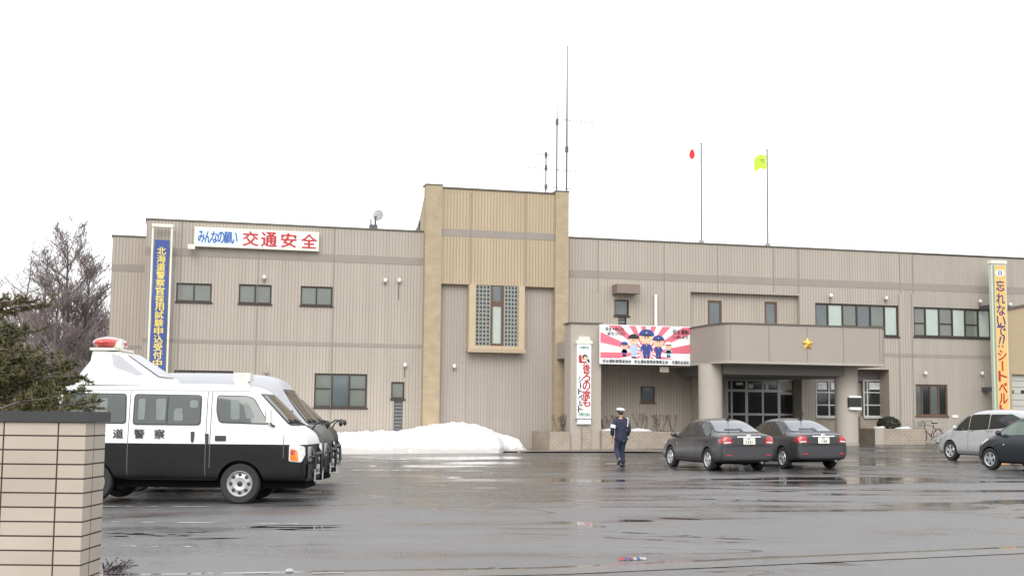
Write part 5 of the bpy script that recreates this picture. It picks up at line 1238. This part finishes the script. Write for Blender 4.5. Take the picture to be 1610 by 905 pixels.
    # glass front and rear
    if kind == 'sedan':
        o = padd(R_, bvh, 'rear_window', M_BLACK, rnd_poly([(-.70, 1.08), (.70, 1.08), (.54, 1.43), (-.54, 1.43)], .07), 'y', -1, .004, .05)
        padd(R_, bvh, 'pane', M_REARGL, rnd_poly([(-.67, 1.105), (.67, 1.105), (.51, 1.41), (-.51, 1.41)], .06), 'y', -1, .008, .05, parent=o)
        mb = MB(); mb.b.free(); padd(R_, bvh, 'rear_wiper', M_BLACK, rnd_poly([(-.46, 1.135), (-.02, 1.13), (-.02, 1.11), (.09, 1.11), (.09, 1.18), (-.02, 1.18), (-.06, 1.165), (-.40, 1.175)], .01), 'y', -1, .022, .05)
        mb = MB(); mb.tube([(0, -.93, 1.44), (0, -1.15, 1.66)], [.022, .012], 6); mb.box(-.035, .035, -1.02, -.86, 1.425, 1.462); mb.obj('roof_antenna', M_BLACK, R_, world=False)
        padd(R_, bvh, 'chrome_trim', M_CHROME, rnd_poly(rectp(-.36, .36, .950, .972), .01), 'y', -1, .035, .05)
        padd(R_, bvh, 'bumper', pm, rnd_poly(rectp(-.80, .80, .33, .69), .05), 'y', -1, .012, .06)
        mb = MB(); mb.ball((0, -2.30, 1.005), (.075, .02, .03), 12); mb.obj('boot_badge', M_CHROME, R_, world=False, smooth=True)
        padd(R_, bvh, 'boot_gap', seam, rectp(-.50, .50, .738, .756), 'y', -1, .003)
        for s in (1, -1): padd(R_, bvh, 'boot_gap', seam, [(s*.495, .75), (s*.507, .75), (s*.555, .82), (s*.543, .82)], 'y', -1, .003)
        padd(R_, bvh, 'bumper_gap', seam, rectp(-.80, .80, .315, .33), 'y', -1, .004)
        padd(R_, bvh, 'bumper_lower', M_BLACK, rnd_poly(rectp(-.6, .6, .235, .30), .02), 'y', -1, .012, .06)
        padd(R_, bvh, 'bumper_crease', seam, rectp(-.80, .80, .695, .71), 'y', -1, .004)
        plate(R_, -2.325, .758, -1, txt, .36, .18)
        mb = MB(); mb.tube([(.42, -2.0, .26), (.42, -2.27, .245)], .03, 10); mb.obj('exhaust_pipe', M_METAL, R_, world=False)
        padd(R_, bvh, 'windscreen', M_CARGL, rnd_poly([(-.70, .99), (.70, .99), (.55, 1.38), (-.55, 1.38)], .06), 'y', 1, .006, .05)
    elif kind == 'mpv':
        padd(R_, bvh, 'windscreen', M_CARGL, rnd_poly([(-.74, 1.18), (.74, 1.18), (.64, 1.66), (-.64, 1.66)], .06), 'y', 1, .006, .06)
        padd(R_, bvh, 'rear_window', M_CARGL, rnd_poly(rectp(-.62, .62, 1.15, 1.55), .06), 'y', -1, .006, .06)
    else:
        padd(R_, bvh, 'windscreen', M_CARGL, rnd_poly([(-.70, 1.05), (.70, 1.05), (.58, 1.50), (-.58, 1.50)], .06), 'y', 1, .006, .06)
        padd(R_, bvh, 'rear_window', M_CARGL, rnd_poly(rectp(-.58, .58, 1.08, 1.42), .06), 'y', -1, .006, .06)
    padd(R_, bvh, 'grille', M_BLACK, rnd_poly(rectp(-.42, .42, .38, .58), .03), 'y', 1, .008, .06)
    mb_roll = rx
    R_.rotation_euler = (0, -rx, rz)
    return R_
def carroot(px, py, rz, lx, ly, dz=0):
    p = G(px, py); c, s = cos(rz), sin(rz); q = p-Vector((c*lx-s*ly, s*lx+c*ly, 0)); return (q.x, q.y, gz(q.x, q.y)+dz)
rz = radians(1.5)
car('sedan', carroot(1114, 739, rz, -.80, -1.33), rz, 'left of two dark grey sedans, parked in front of the long planter', '5281', 'dark grey sedans parked before the entrance', .009)
car('sedan', carroot(1231.5, 736, rz, -.80, -1.33), rz, 'right of two dark grey sedans, parked in front of the entrance doors', '148', 'dark grey sedans parked before the entrance', .009)
rz = radians(5.5); car('mpv', carroot(1495.5, 722, rz, -.84, 1.45), rz, 'silver minivan parked at the right edge behind a dark hatchback', '3310', rx=.009)
rz = radians(9.5); car('hatch', carroot(1558, 738, rz, -.80, 1.30), rz, 'dark navy hatchback cut off by the right edge of the view', '2207', rx=.009)

# ------------------------------------------------------------------ bicycle
p = G(1475.5, 696.5); rz = radians(10)
BK = thing('bicycle', 'dark city bicycle with a front basket standing by the wall right of the planter', 'bicycle', (p.x, p.y, gz(p.x, p.y)), rz)
def bl(mb, name, m, par=BK, **k): return mb.obj(name, m, par, world=False, **k)
L_ = 1.08
for y in (0, L_):
    mb = MB(); n = 40
    mb.lathe([(.30, -.012), (.325, -.018), (.338, 0), (.325, .018), (.30, .012)], 'x', 36, (0, y, .338)); w_ = bl(mb, 'wheel', M_RUBBER, smooth='auto')
    mb = MB(); mb.lathe([(.285, -.01), (.30, -.012), (.30, .012), (.285, .01)], 'x', 36, (0, y, .338)); mb.tube([(-.05, y, .338), (.05, y, .338)], .022)
    for k in range(18):
        a = 2*pi*k/18; mb.tube([(0, y, .338), (0, y+cos(a)*.29, .338+sin(a)*.29)], .003, 4, cap=False)
    bl(mb, 'rim', M_ALLOY, w_)
mb = MB(); BB = (0, .46, .29); hd = (0, .88, .86); hd2 = (0, .92, .70); stp = (0, .30, .80)
for a, b_, r in ((hd2, BB, .022), (hd, stp, .014), (BB, stp, .017), (hd, hd2, .02), (BB, (.04, 0, .338), .011), (BB, (-.04, 0, .338), .011), (stp, (.04, 0, .338), .009), (stp, (-.04, 0, .338), .009)): mb.tube([a, b_], r, 8)
bl(mb, 'frame', mat('bike_maroon', (.16, .03, .04), .4))
mb = MB(); mb.tube([hd2, (.05, L_-.08, .62), (.05, L_, .338)], .013, 6); mb.tube([hd2, (-.05, L_-.08, .62), (-.05, L_, .338)], .013, 6); bl(mb, 'fork', M_METAL)
mb = MB(); mb.tube([hd, (0, .86, .98), (0, .92, 1.0)], .013, 6); mb.tube([(-.27, .70, 1.03), (-.24, .86, 1.03), (0, .93, 1.0), (.24, .86, 1.03), (.27, .70, 1.03)], .012, 6); mb.tube([(-.27, .78, 1.03), (-.275, .66, 1.03)], .018, 6); mb.tube([(.27, .78, 1.03), (.275, .66, 1.03)], .018, 6); bl(mb, 'handlebar', M_DMETAL)
mb = MB(); mb.tube([stp, (0, .27, .92)], .013, 6); mb.prism([(-.10, .12), (.10, .12), (.10, .22), (.03, .42), (-.03, .42), (-.10, .22)], 'z', .92, .97); bl(mb, 'saddle', M_BLACK, bevel=.01)
mb = MB()
for z in (.78, .86, .94, 1.0):
    k = .10+(z-.78)*.25; mb.tube([(-k, .99, z), (k, .99, z), (k, 1.22+(z-.78)*.2, z), (-k, 1.22+(z-.78)*.2, z), (-k, .99, z)], .006, 5)
for i in range(7):
    u = -1+2*i/6; mb.tube([(u*.10, 1.22, .78), (u*.155, 1.264, 1.0)], .004, 4); mb.tube([(u*.10, .99, .78), (u*.155, .99, 1.0)], .004, 4); mb.tube([(u*.1, .99, .78), (u*.1, 1.22, .78)], .004, 4)
bl(mb, 'basket', M_DMETAL)
mb = MB(); mb.lathe([(.09, .03), (.09, .04)], 'x', 20, BB); mb.tube([(.05, BB[1], BB[2]), (.07, BB[1]+.1, BB[2]-.13)], .012, 6); mb.tube([(-.05, BB[1], BB[2]), (-.07, BB[1]-.1, BB[2]+.13)], .012, 6); mb.box(.07, .15, BB[1]+.07, BB[1]+.13, BB[2]-.15, BB[2]-.12); mb.box(-.15, -.07, BB[1]-.13, BB[1]-.07, BB[2]+.12, BB[2]+.15); bl(mb, 'crank', M_DMETAL)
mb = MB(); mb.box(-.06, .06, -.28, .22, .70, .715); mb.tube([(.05, -.2, .70), (.05, 0, .34)], .006, 5); mb.tube([(-.05, -.2, .70), (-.05, 0, .34)], .006, 5); mb.box(-.03, .03, -.30, -.27, .62, .68); bl(mb, 'carrier', M_METAL)
mb = MB(); mb.tube([(-.06, 0, .33), (-.16, .05, .01), (.16, .05, .01), (.06, 0, .33)], .01, 6); bl(mb, 'kickstand', M_METAL)

# ------------------------------------------------------------------ walking officer, seen from behind (local: +y forward)
p = G(976, 733.5)
PR = thing('person', 'officer in navy uniform and white cap walking away across the wet lot', 'person', (p.x, p.y, gz(p.x, p.y)), radians(4))
def skin(verts, edges, name, m, sub=2, parent=PR):
    me = bpy.data.meshes.new(name); me.from_pydata([v[0] for v in verts], edges, []); o = bpy.data.objects.new('tmp', me); COL.objects.link(o)
    md = o.modifiers.new('k', 'SKIN'); md.use_smooth_shade = True
    for i, v in enumerate(verts):
        r = v[1]; o.data.skin_vertices[0].data[i].radius = (r, r) if not isinstance(r, tuple) else r
    o.data.skin_vertices[0].data[0].use_root = True
    md = o.modifiers.new('s', 'SUBSURF'); md.levels = sub; me2 = evald(o); bpy.data.objects.remove(o)
    for q in me2.polygons: q.use_smooth = True
    return link(name, me2, m, parent)
# joints
pel = (0, 0, .93); ch1 = (0, .01, 1.18); ch2 = (0, .0, 1.38); nk = (0, .01, 1.50); hdc = (0, .03, 1.60); hdt = (0, .03, 1.70)
SL, SR_ = (-.19, 0, 1.40), (.19, 0, 1.40)
EL, ER_ = (-.31, -.07, 1.13), (.27, -.02, 1.12)
HL, HR_ = (-.235, .09, .90), (.235, .12, .89)
KL, AL, TL = (-.11, .07, .52), (-.15, -.26, .24), (-.155, -.19, .11)
KR, AR, TR = (.07, .09, .50), (.10, .05, .09), (.11, .20, .035)
hipL, hipR = (-.09, 0, .88), (.09, 0, .88)
V_ = [(pel, .11), (ch1, (.12, .09)), (ch2, (.13, .09)), (nk, .052), (hdc, (.072, .085)), (hdt, (.06, .07)),
      (SL, .05), (EL, .036), (HL, .026), (SR_, .05), (ER_, .036), (HR_, .026), (hipL, .075), (KL, .05), (AL, .036), (TL, .03), (hipR, .075), (KR, .05), (AR, .036), (TR, .03)]
E_ = [(0, 1), (1, 2), (2, 3), (3, 4), (4, 5), (2, 6), (6, 7), (7, 8), (2, 9), (9, 10), (10, 11), (0, 12), (12, 13), (13, 14), (14, 15), (0, 16), (16, 17), (17, 18), (18, 19)]
for hi_, H_, s in ((8, HL, -1), (11, HR_, 1)):
    pi_ = len(V_); V_.append(((H_[0]*.985, H_[1]+.02, H_[2]-.07), (.03, .02))); E_.append((hi_, pi_)); pb = V_[pi_][0]
    for k in range(4):
        a = len(V_); dy = -.026+.0175*k; ln = (.062, .072, .067, .052)[k]
        V_.append(((pb[0], pb[1]+dy, pb[2]-.035), .009)); V_.append(((pb[0]-s*.008, pb[1]+dy+.003, pb[2]-.035-ln*.55), .0085)); V_.append(((pb[0]-s*.024, pb[1]+dy+.006, pb[2]-.035-ln), .0075)); E_ += [(pi_, a), (a, a+1), (a+1, a+2)]
    a = len(V_); V_.append(((pb[0]-s*.01, pb[1]+.045, pb[2]+.005), .010)); V_.append(((pb[0]-s*.018, pb[1]+.056, pb[2]-.04), .0085)); E_ += [(pi_, a), (a, a+1)]
body = skin(V_, E_, 'body', M_SKIN)
# head details: ears, nose, hair
mb = MB(); mb.ball((0, .035, 1.625), (.078, .094, .112), 16); mb.ball((-.08, .03, 1.61), (.012, .02, .03), 8); mb.ball((.08, .03, 1.61), (.012, .02, .03), 8); mb.ball((0, .13, 1.60), (.013, .02, .022), 8); mb.obj('head', M_SKIN, body, world=False, smooth=True)
mb = MB(); mb.ball((0, .015, 1.645), (.084, .092, .095), 16); mb.obj('hair', M_BLACK, PR, world=False, smooth=True)
mb = MB(); mb.ball((-.03, .122, 1.63), (.012, .008, .007), 8); mb.ball((.03, .122, 1.63), (.012, .008, .007), 8); mb.box(-.022, .022, .118, .124, 1.565, 1.571); mb.obj('face_feature', M_BLACK, body, world=False)
jk = [((0, 0, .72), (.20, .145)), ((0, 0, .85), (.205, .15)), ((0, 0, .98), (.20, .145)), ((0, .005, 1.12), (.19, .14)), ((0, .01, 1.30), (.215, .145)), ((0, .01, 1.42), (.16, .115)), ((0, .01, 1.535), (.075, .075)),
      ((-.20, 0, 1.40), .085), ((-.31, -.07, 1.14), .072), ((-.25, .06, .94), .058), ((.20, 0, 1.40), .085), ((.28, -.02, 1.13), .072), ((.245, .09, .93), .058)]
jacket = skin(jk, [(0, 1), (1, 2), (2, 3), (3, 4), (4, 5), (5, 6), (4, 7), (7, 8), (8, 9), (4, 10), (10, 11), (11, 12)], 'jacket', M_UNI)
tr = [((0, 0, .92), (.17, .12)), ((-.09, .0, .82), .115), ((-.115, .07, .52), .088), ((-.153, -.25, .225), .070), ((.09, .0, .82), .115), ((.075, .09, .50), .088), ((.10, .052, .07), .074)]
skin(tr, [(0, 1), (1, 2), (2, 3), (0, 4), (4, 5), (5, 6)], 'trousers', mat('trouser_navy', (.022, .029, .060), .8, var=.2, scale=9))
for (a, t_) in ((AL, TL), (AR, TR)):
    mb = MB(); a_, b_ = Vector(a), Vector(t_); d_ = b_-a_
    mb.ball((a_.x, a_.y-.02, a_.z-.045), (.050, .068, .055), 12); mb.ball((b_.x, b_.y, b_.z-.005), (.052, .09, .04), 12); mb.tube([(a_.x, a_.y, a_.z-.04), (b_.x, b_.y, b_.z)], .046, 10); mb.obj('shoe', M_BLACK, PR, world=False, smooth=True)
Mc = Matrix.Translation((0, .03, 1.70)) @ Matrix.Rotation(radians(10), 4, 'Y') @ Matrix.Rotation(radians(-4), 4, 'X')
mb = MB(Mc); mb.lathe([(.001, .085), (.09, .083), (.135, .055), (.140, .035), (.105, .0), (.100, -.03), (.001, -.03)], 'z', 28); cp = mb.obj('cap', M_WHITE, PR, world=False, smooth=True)
mb = MB(Mc); mb.lathe([(.1055, .0), (.1055, -.035), (.09, -.04)], 'z', 28); mb.prism([(-.08, .07), (.08, .07), (.05, .16), (-.05, .16)], 'z', -.045, -.035); mb.obj('cap_band', M_BLACK, cp, world=False)
mb = MB(); mb.tube([(-.262, -.045, 1.26), (-.295, -.065, 1.165)], [.088, .082], 14); mb.obj('armband', mat('armband_grey', (.62, .66, .70), .6), PR, world=False, smooth='auto')
mb = MB(); mb.tube([(.17, -.125, 1.22), (.185, -.12, 1.34), (.205, -.075, 1.455), (.2, .0, 1.495)], .014, 8); mb.obj('lanyard', M_WHITE, PR, world=False, smooth='auto')

# ------------------------------------------------------------------ tiled boundary wall, yew behind it, weeds at its foot
xc = (141-805)/FPX*5.6; q = CW(xc, 5.6)
BW = thing('boundary_wall', 'low beige tiled wall with a black coping in the left foreground', 'wall', (q.x, q.y, 0), -TH)
hz = 1.5+5.6*(452.5+203.5-6.4-664)/FPX
mb = MB(); mb.box(-7, 0, 0, .275, -.4, hz); mb.obj('wall', M_WALLT, BW, world=False)
mb = MB(); mb.box(-7, .014, -.012, .30, hz+.002, hz+.048); mb.obj('coping', mat('coping_black', (.035, .036, .038), .35, var=.2, scale=6), BW, world=False, bevel=.003)

M_NEED = mat('yew_needles', (.10, .102, .036), .75, var=.45, scale=9); M_NEED2 = mat('yew_needles_brown', (.15, .11, .05), .8, var=.4, scale=9)
def yew():
    rnd = random.Random(11); t_ = thing('yew_bush', 'shaggy olive-green yew bush behind the tiled wall', 'bush', CW(-2.9, 7.3))
    fr = R0; up = Vector((0, 0, 1)); fw = Vector((sin(TH), cos(TH), 0)); base = CW(-3.05, 7.3)
    stem = MB(); nd = MB(); nb = MB()
    def pt(px, py, d): return CW((px-805)/FPX*d, d)+Vector((0, 0, CH+d*(452.5+203.5-(805-px)*.0095-py)/FPX))
    def needles(a, b_, dens, ln, brown):
        d = (b_-a); L = d.length; d.normalize(); n = max(2, int(L*dens))
        for i in range(n):
            p_ = a+d*L*(i+rnd.random())/n; r = Vector((rnd.gauss(0, 1), rnd.gauss(0, 1), rnd.gauss(0, .8))).normalized()
            dr = (d*.75+r*.8).normalized(); l = ln*rnd.uniform(.6, 1.2); s_ = dr.cross(Vector((rnd.gauss(0, 1), rnd.gauss(0, 1), rnd.gauss(0, 1)))).normalized()*.0022
            (nb if rnd.random() < brown else nd).quad(p_-s_, p_+dr*l*.5-s_*1.3, p_+dr*l, p_+dr*l*.5+s_*1.3, p_+s_)
    def spray(a, b_, r, lev, brown):
        d = b_-a; L = d.length; mid = a+d*.5+Vector((0, 0, L*.06)); stem.tube([a, mid, b_], [r, r*.75, r*.35], 5, cap=False)
        needles(a+d*.25, b_, 620, .034, brown)
        if lev:
            n = int(L/.045)
            for i in range(n):
                t0 = .12+.88*(i+rnd.random())/n; p_ = a.lerp(b_, t0)+Vector((0, 0, L*.06*(1-abs(2*t0-1))))
                dr = (d.normalized()*rnd.uniform(.5, 1.0)+Vector((rnd.gauss(0, .55), rnd.gauss(0, .55), rnd.gauss(0.05, .40)))).normalized()
                spray(p_, p_+dr*L*rnd.uniform(.12, .28)*(1.15-.5*t0), r*.5, lev-1, brown)
    root = pt(-110, 760, 7.3)
    tips = []
    for _ in range(150):
        px = rnd.uniform(-110, 92); top = 525 if px < 30 else (560 if px < 62 else 605); py = rnd.uniform(top, 656); tips.append((px, py, rnd.uniform(6.5, 8.2)))
    tips += [(80, 478, 7.2), (52, 474, 7.1), (30, 470, 7.4), (138, 592, 6.9), (125, 600, 7.2), (150, 630, 6.7), (128, 615, 7.2), (112, 575, 7.2), (140, 640, 7.0), (95, 560, 7.0), (60, 520, 7), (30, 515, 7), (10, 510, 7.1)]
    for (px, py, d_) in tips:
        a = pt(px-rnd.uniform(95, 150), py+rnd.uniform(8, 45), d_+rnd.uniform(-.1, .25)); spray(a, pt(px, py, d_), .008, 2, .75 if py < 485 else rnd.choice((.05, .12, .3)))
        stem.tube([root, root.lerp(a, .6)+Vector((0, 0, -.1)), a], [.03, .02, .009], 5, cap=False)
    stem.obj('branch', M_BARK, t_); nd.obj('foliage', M_NEED, t_, fix=False); nb.obj('foliage', M_NEED2, t_, fix=False)
yew()
rnd = random.Random(3); p0 = G(170, 899); mb = MB()
for _ in range(26):
    a = Vector((p0.x+rnd.uniform(-.05, .12), p0.y+rnd.uniform(-.1, .15), 0)); a.z = gz(a.x, a.y); b_ = a+Vector((rnd.uniform(-.05, .2), rnd.uniform(-.1, .1), rnd.uniform(.03, .13))); mb.tube([a, (a+b_)/2+Vector((0, 0, .02)), b_], [.004, .003, .002], 4, cap=False)
    for k in range(7):
        q = a.lerp(b_, .3+.1*k); l = Vector((rnd.uniform(-1, 1), rnd.uniform(-1, 1), rnd.uniform(-.2, 1))).normalized()*.028; s_ = l.cross(Vector((0, .3, 1))).normalized()*.010; mb.quad(q, q+l*.5+s_, q+l, q+l*.5-s_)
tag(mb.obj('weed_tuft', mat('weed_purple', (.075, .055, .07), .8, var=.3, scale=20), fix=False), 'small purplish weed tuft at the foot of the tiled wall', 'weed')
# litter near the street edge
p = G(975, 880); mb = MB(); lm = [mat('litter_red', (.35, .05, .05), .5), mat('litter_blue', (.04, .08, .2), .5), mat('litter_grey', (.4, .4, .42), .5)]
LT = thing('litter_scrap', 'crumpled red, blue and white packet lying on the wet asphalt', 'litter', (p.x, p.y, gz(p.x, p.y)))
for i in range(9):
    q = MB(); x = p.x+i*.033; y = p.y+random.uniform(-.03, .03); z = gz(x, y)+.003; q.faces([(x-.018, y-.03, z), (x+.02, y-.02, z+.01), (x+.018, y+.03, z), (x-.02, y+.02, z+.02), (x, y, z+.028)], [(0, 1, 4), (1, 2, 4), (2, 3, 4), (3, 0, 4), (3, 2, 1, 0)]); q.obj('wrapper', lm[(0, 0, 1, 1, 0, 2, 1, 2, 2)[i]], LT)
p = G(455, 900); mb = MB(); mb.ball((p.x, p.y, gz(p.x, p.y)+.02), (.045, .04, .025), 10); tag(mb.obj('snow_lump', M_SNOW, smooth=True), 'single small white lump of snow at the street-side gutter', 'snow')
for (a, b_) in ((380, 425), (490, 540)):
    p, q = G(a, 902), G(b_, 901); mb = sheet([(p.x, p.y-.03), (q.x, q.y-.03), (q.x, q.y+.03), (p.x, p.y+.03)], .012, 8); tag(mb.obj('slush_streak', M_SNOW), ('left' if a < 400 else 'right')+' thin streak of slush along the street-side gutter', 'slush')

# ------------------------------------------------------------------ bare trees beyond the left end
def bare_tree(px, ptop, d, seed, spread, label, dense=1.0, cling=0, kids=(5, 5, 4, 3), tr_=.17):
    rnd = random.Random(seed); base = CW((px-805)/FPX*d, d); H_ = 1.5+d*(656-(805-px)*.0095-ptop)/FPX
    t_ = thing('bare_tree', label, 'tree', (base.x, base.y, 0), group='leafless trees beyond the left end of the building')
    tk = MB(); tw = MB(); lf = MB()
    def limb(p, d_, L, r, lev):
        n = 4; pts = [p]; dd = d_.copy(); 
        for i in range(n):
            dd = (dd+Vector((rnd.gauss(0, .12), rnd.gauss(0, .12), rnd.gauss(.05, .08)))).normalized(); pts.append(pts[-1]+dd*L/n)
        rs = [r*(1-.65*i/n) for i in range(n+1)]; (tk if lev > 2 else tw).tube(pts, rs, 6 if lev > 2 else (4 if lev > 1 else 3), cap=False)
        if cling and lev <= 1:
            for _ in range(cling):
                q = pts[rnd.randrange(1, n+1)]+Vector((rnd.gauss(0, .12), rnd.gauss(0, .12), rnd.gauss(0, .12))); a = Vector((rnd.gauss(0, 1), rnd.gauss(0, 1), rnd.gauss(0, 1))).normalized()*.07; b_ = a.cross(Vector((rnd.gauss(0, 1), rnd.gauss(0, 1), 1))).normalized()*.025; lf.quad(q-a, q-b_, q+a, q+b_)
        if lev == 0: return
        k = int(kids[4-lev]*dense+rnd.random())
        for i in range(k):
            t0 = .25+.72*(i+rnd.random())/k; j = min(n-1, int(t0*n)); q = pts[j].lerp(pts[j+1], t0*n-j)
            az = rnd.uniform(0, 2*pi); sp_ = spread*rnd.uniform(.6, 1.2); side_ = Vector((cos(az), sin(az), rnd.uniform(-.1, .35)))
            limb(q, (dd*.75+side_*sp_).normalized(), L*rnd.uniform(.42, .66)*(1.1-.35*t0), max(.014, rs[j]*.55), lev-1)
    # leader
    tk_n = 9; p = Vector((base.x, base.y, 0)); pts = [p]; dd = Vector((rnd.gauss(0, .03), rnd.gauss(0, .03), 1)).normalized()
    for i in range(tk_n): dd = (dd+Vector((rnd.gauss(0, .05), rnd.gauss(0, .05), .1))).normalized(); pts.append(pts[-1]+dd*H_*.9/tk_n)
    rs = [tr_*(1-.85*i/tk_n) for i in range(tk_n+1)]; tk.tube(pts, rs, 8, cap=False)
    nl = int(22*dense)
    for i in range(nl):
        t0 = .12+.86*(i+rnd.random())/nl; j = min(tk_n-1, int(t0*tk_n)); q = pts[j].lerp(pts[j+1], t0*tk_n-j); az = rnd.uniform(0, 2*pi)
        L = H_*.30*(1.15-.75*t0)*rnd.uniform(.7, 1.15); limb(q, Vector((cos(az)*spread, sin(az)*spread, rnd.uniform(.35, .9))).normalized(), L, rs[j]*.45+.012, 3)
    tk.obj('trunk', M_BARK, t_, fix=False); tw.obj('crown', M_TWIG, t_, fix=False)
    if cling: lf.obj('foliage', mat('dry_foliage', (.075, .07, .05), .85, var=.4, scale=2), t_, fix=False)
bare_tree(97, 345, 84, 2, .62, 'tallest dense dark tree just left of the building', 1.7, 0, (4, 4, 3, 2), .2)
bare_tree(62, 372, 88, 5, .9, 'bare tree second from the building, leaning crown of thin twigs', 1.1)
bare_tree(22, 362, 92, 8, 1.15, 'tall thin bare tree near the left edge of the view', .8)
bare_tree(140, 392, 82, 13, .7, 'shorter dense bare tree touching the building end', 1.4, 0)
bare_tree(-20, 420, 86, 21, 1.1, 'bare tree cut by the left edge of the view', .8)
bare_tree(80, 410, 80, 34, .8, 'lower twiggy tree in front of the tallest one', 1.3, 0)
# far thicket
rnd = random.Random(77); mb = MB()
for i in range(5200):
    px = rnd.uniform(-120, 175); d = rnd.uniform(90, 110); b_ = CW((px-805)/FPX*d, d); z = rnd.uniform(0, 1)**.8*8.2*(1+.12*sin(px*.05)); q = b_+Vector((0, 0, z)); dr = Vector((rnd.gauss(0, .4), rnd.gauss(0, .3), 1)).normalized(); L = rnd.uniform(.7, 1.8); mb.tube([q, q+dr*L], [rnd.uniform(.02, .05), .01], 3, cap=False)
tag(mb.obj('far_thicket', M_TWIG, fix=False), 'mass of purple-brown twigs behind the bare trees', 'thicket', kind='stuff')

# unseen treeline added behind the camera to darken what glass, paint and puddles mirror
mb = MB(); rnd = random.Random(9); n = 260; R_ = []
for i in range(n+1):
    x = -190+430*i/n; z = 5.5+3.5*NZ.noise((x*.05, 0, 0))+2.2*NZ.noise((x*.3, 3, 0))+1.2*NZ.noise((x*1.1, 9, 0)); row = []
    for k in range(9):
        a = k/8*pi; row.append(mb._v((x+.8*NZ.noise((x, k, 1)), -P-48-3.5*cos(a)+1.5*NZ.noise((x*.6, k*.8, 4)), max(-.3, z*sin(a)+.8*NZ.noise((x*.7, k, 7))) if 0 < k < 8 else -.4)))
    R_.append(row)
for i in range(n):
    for k in range(8): mb.b.faces.new((R_[i][k], R_[i+1][k], R_[i+1][k+1], R_[i][k+1]))
tag(mb.obj('reflection_treeline', mat('woods', (.06, .05, .045), .95, var=.5, scale=.6), smooth=True), 'unseen dark treeline added behind the camera for reflections', 'woods', kind='stuff')
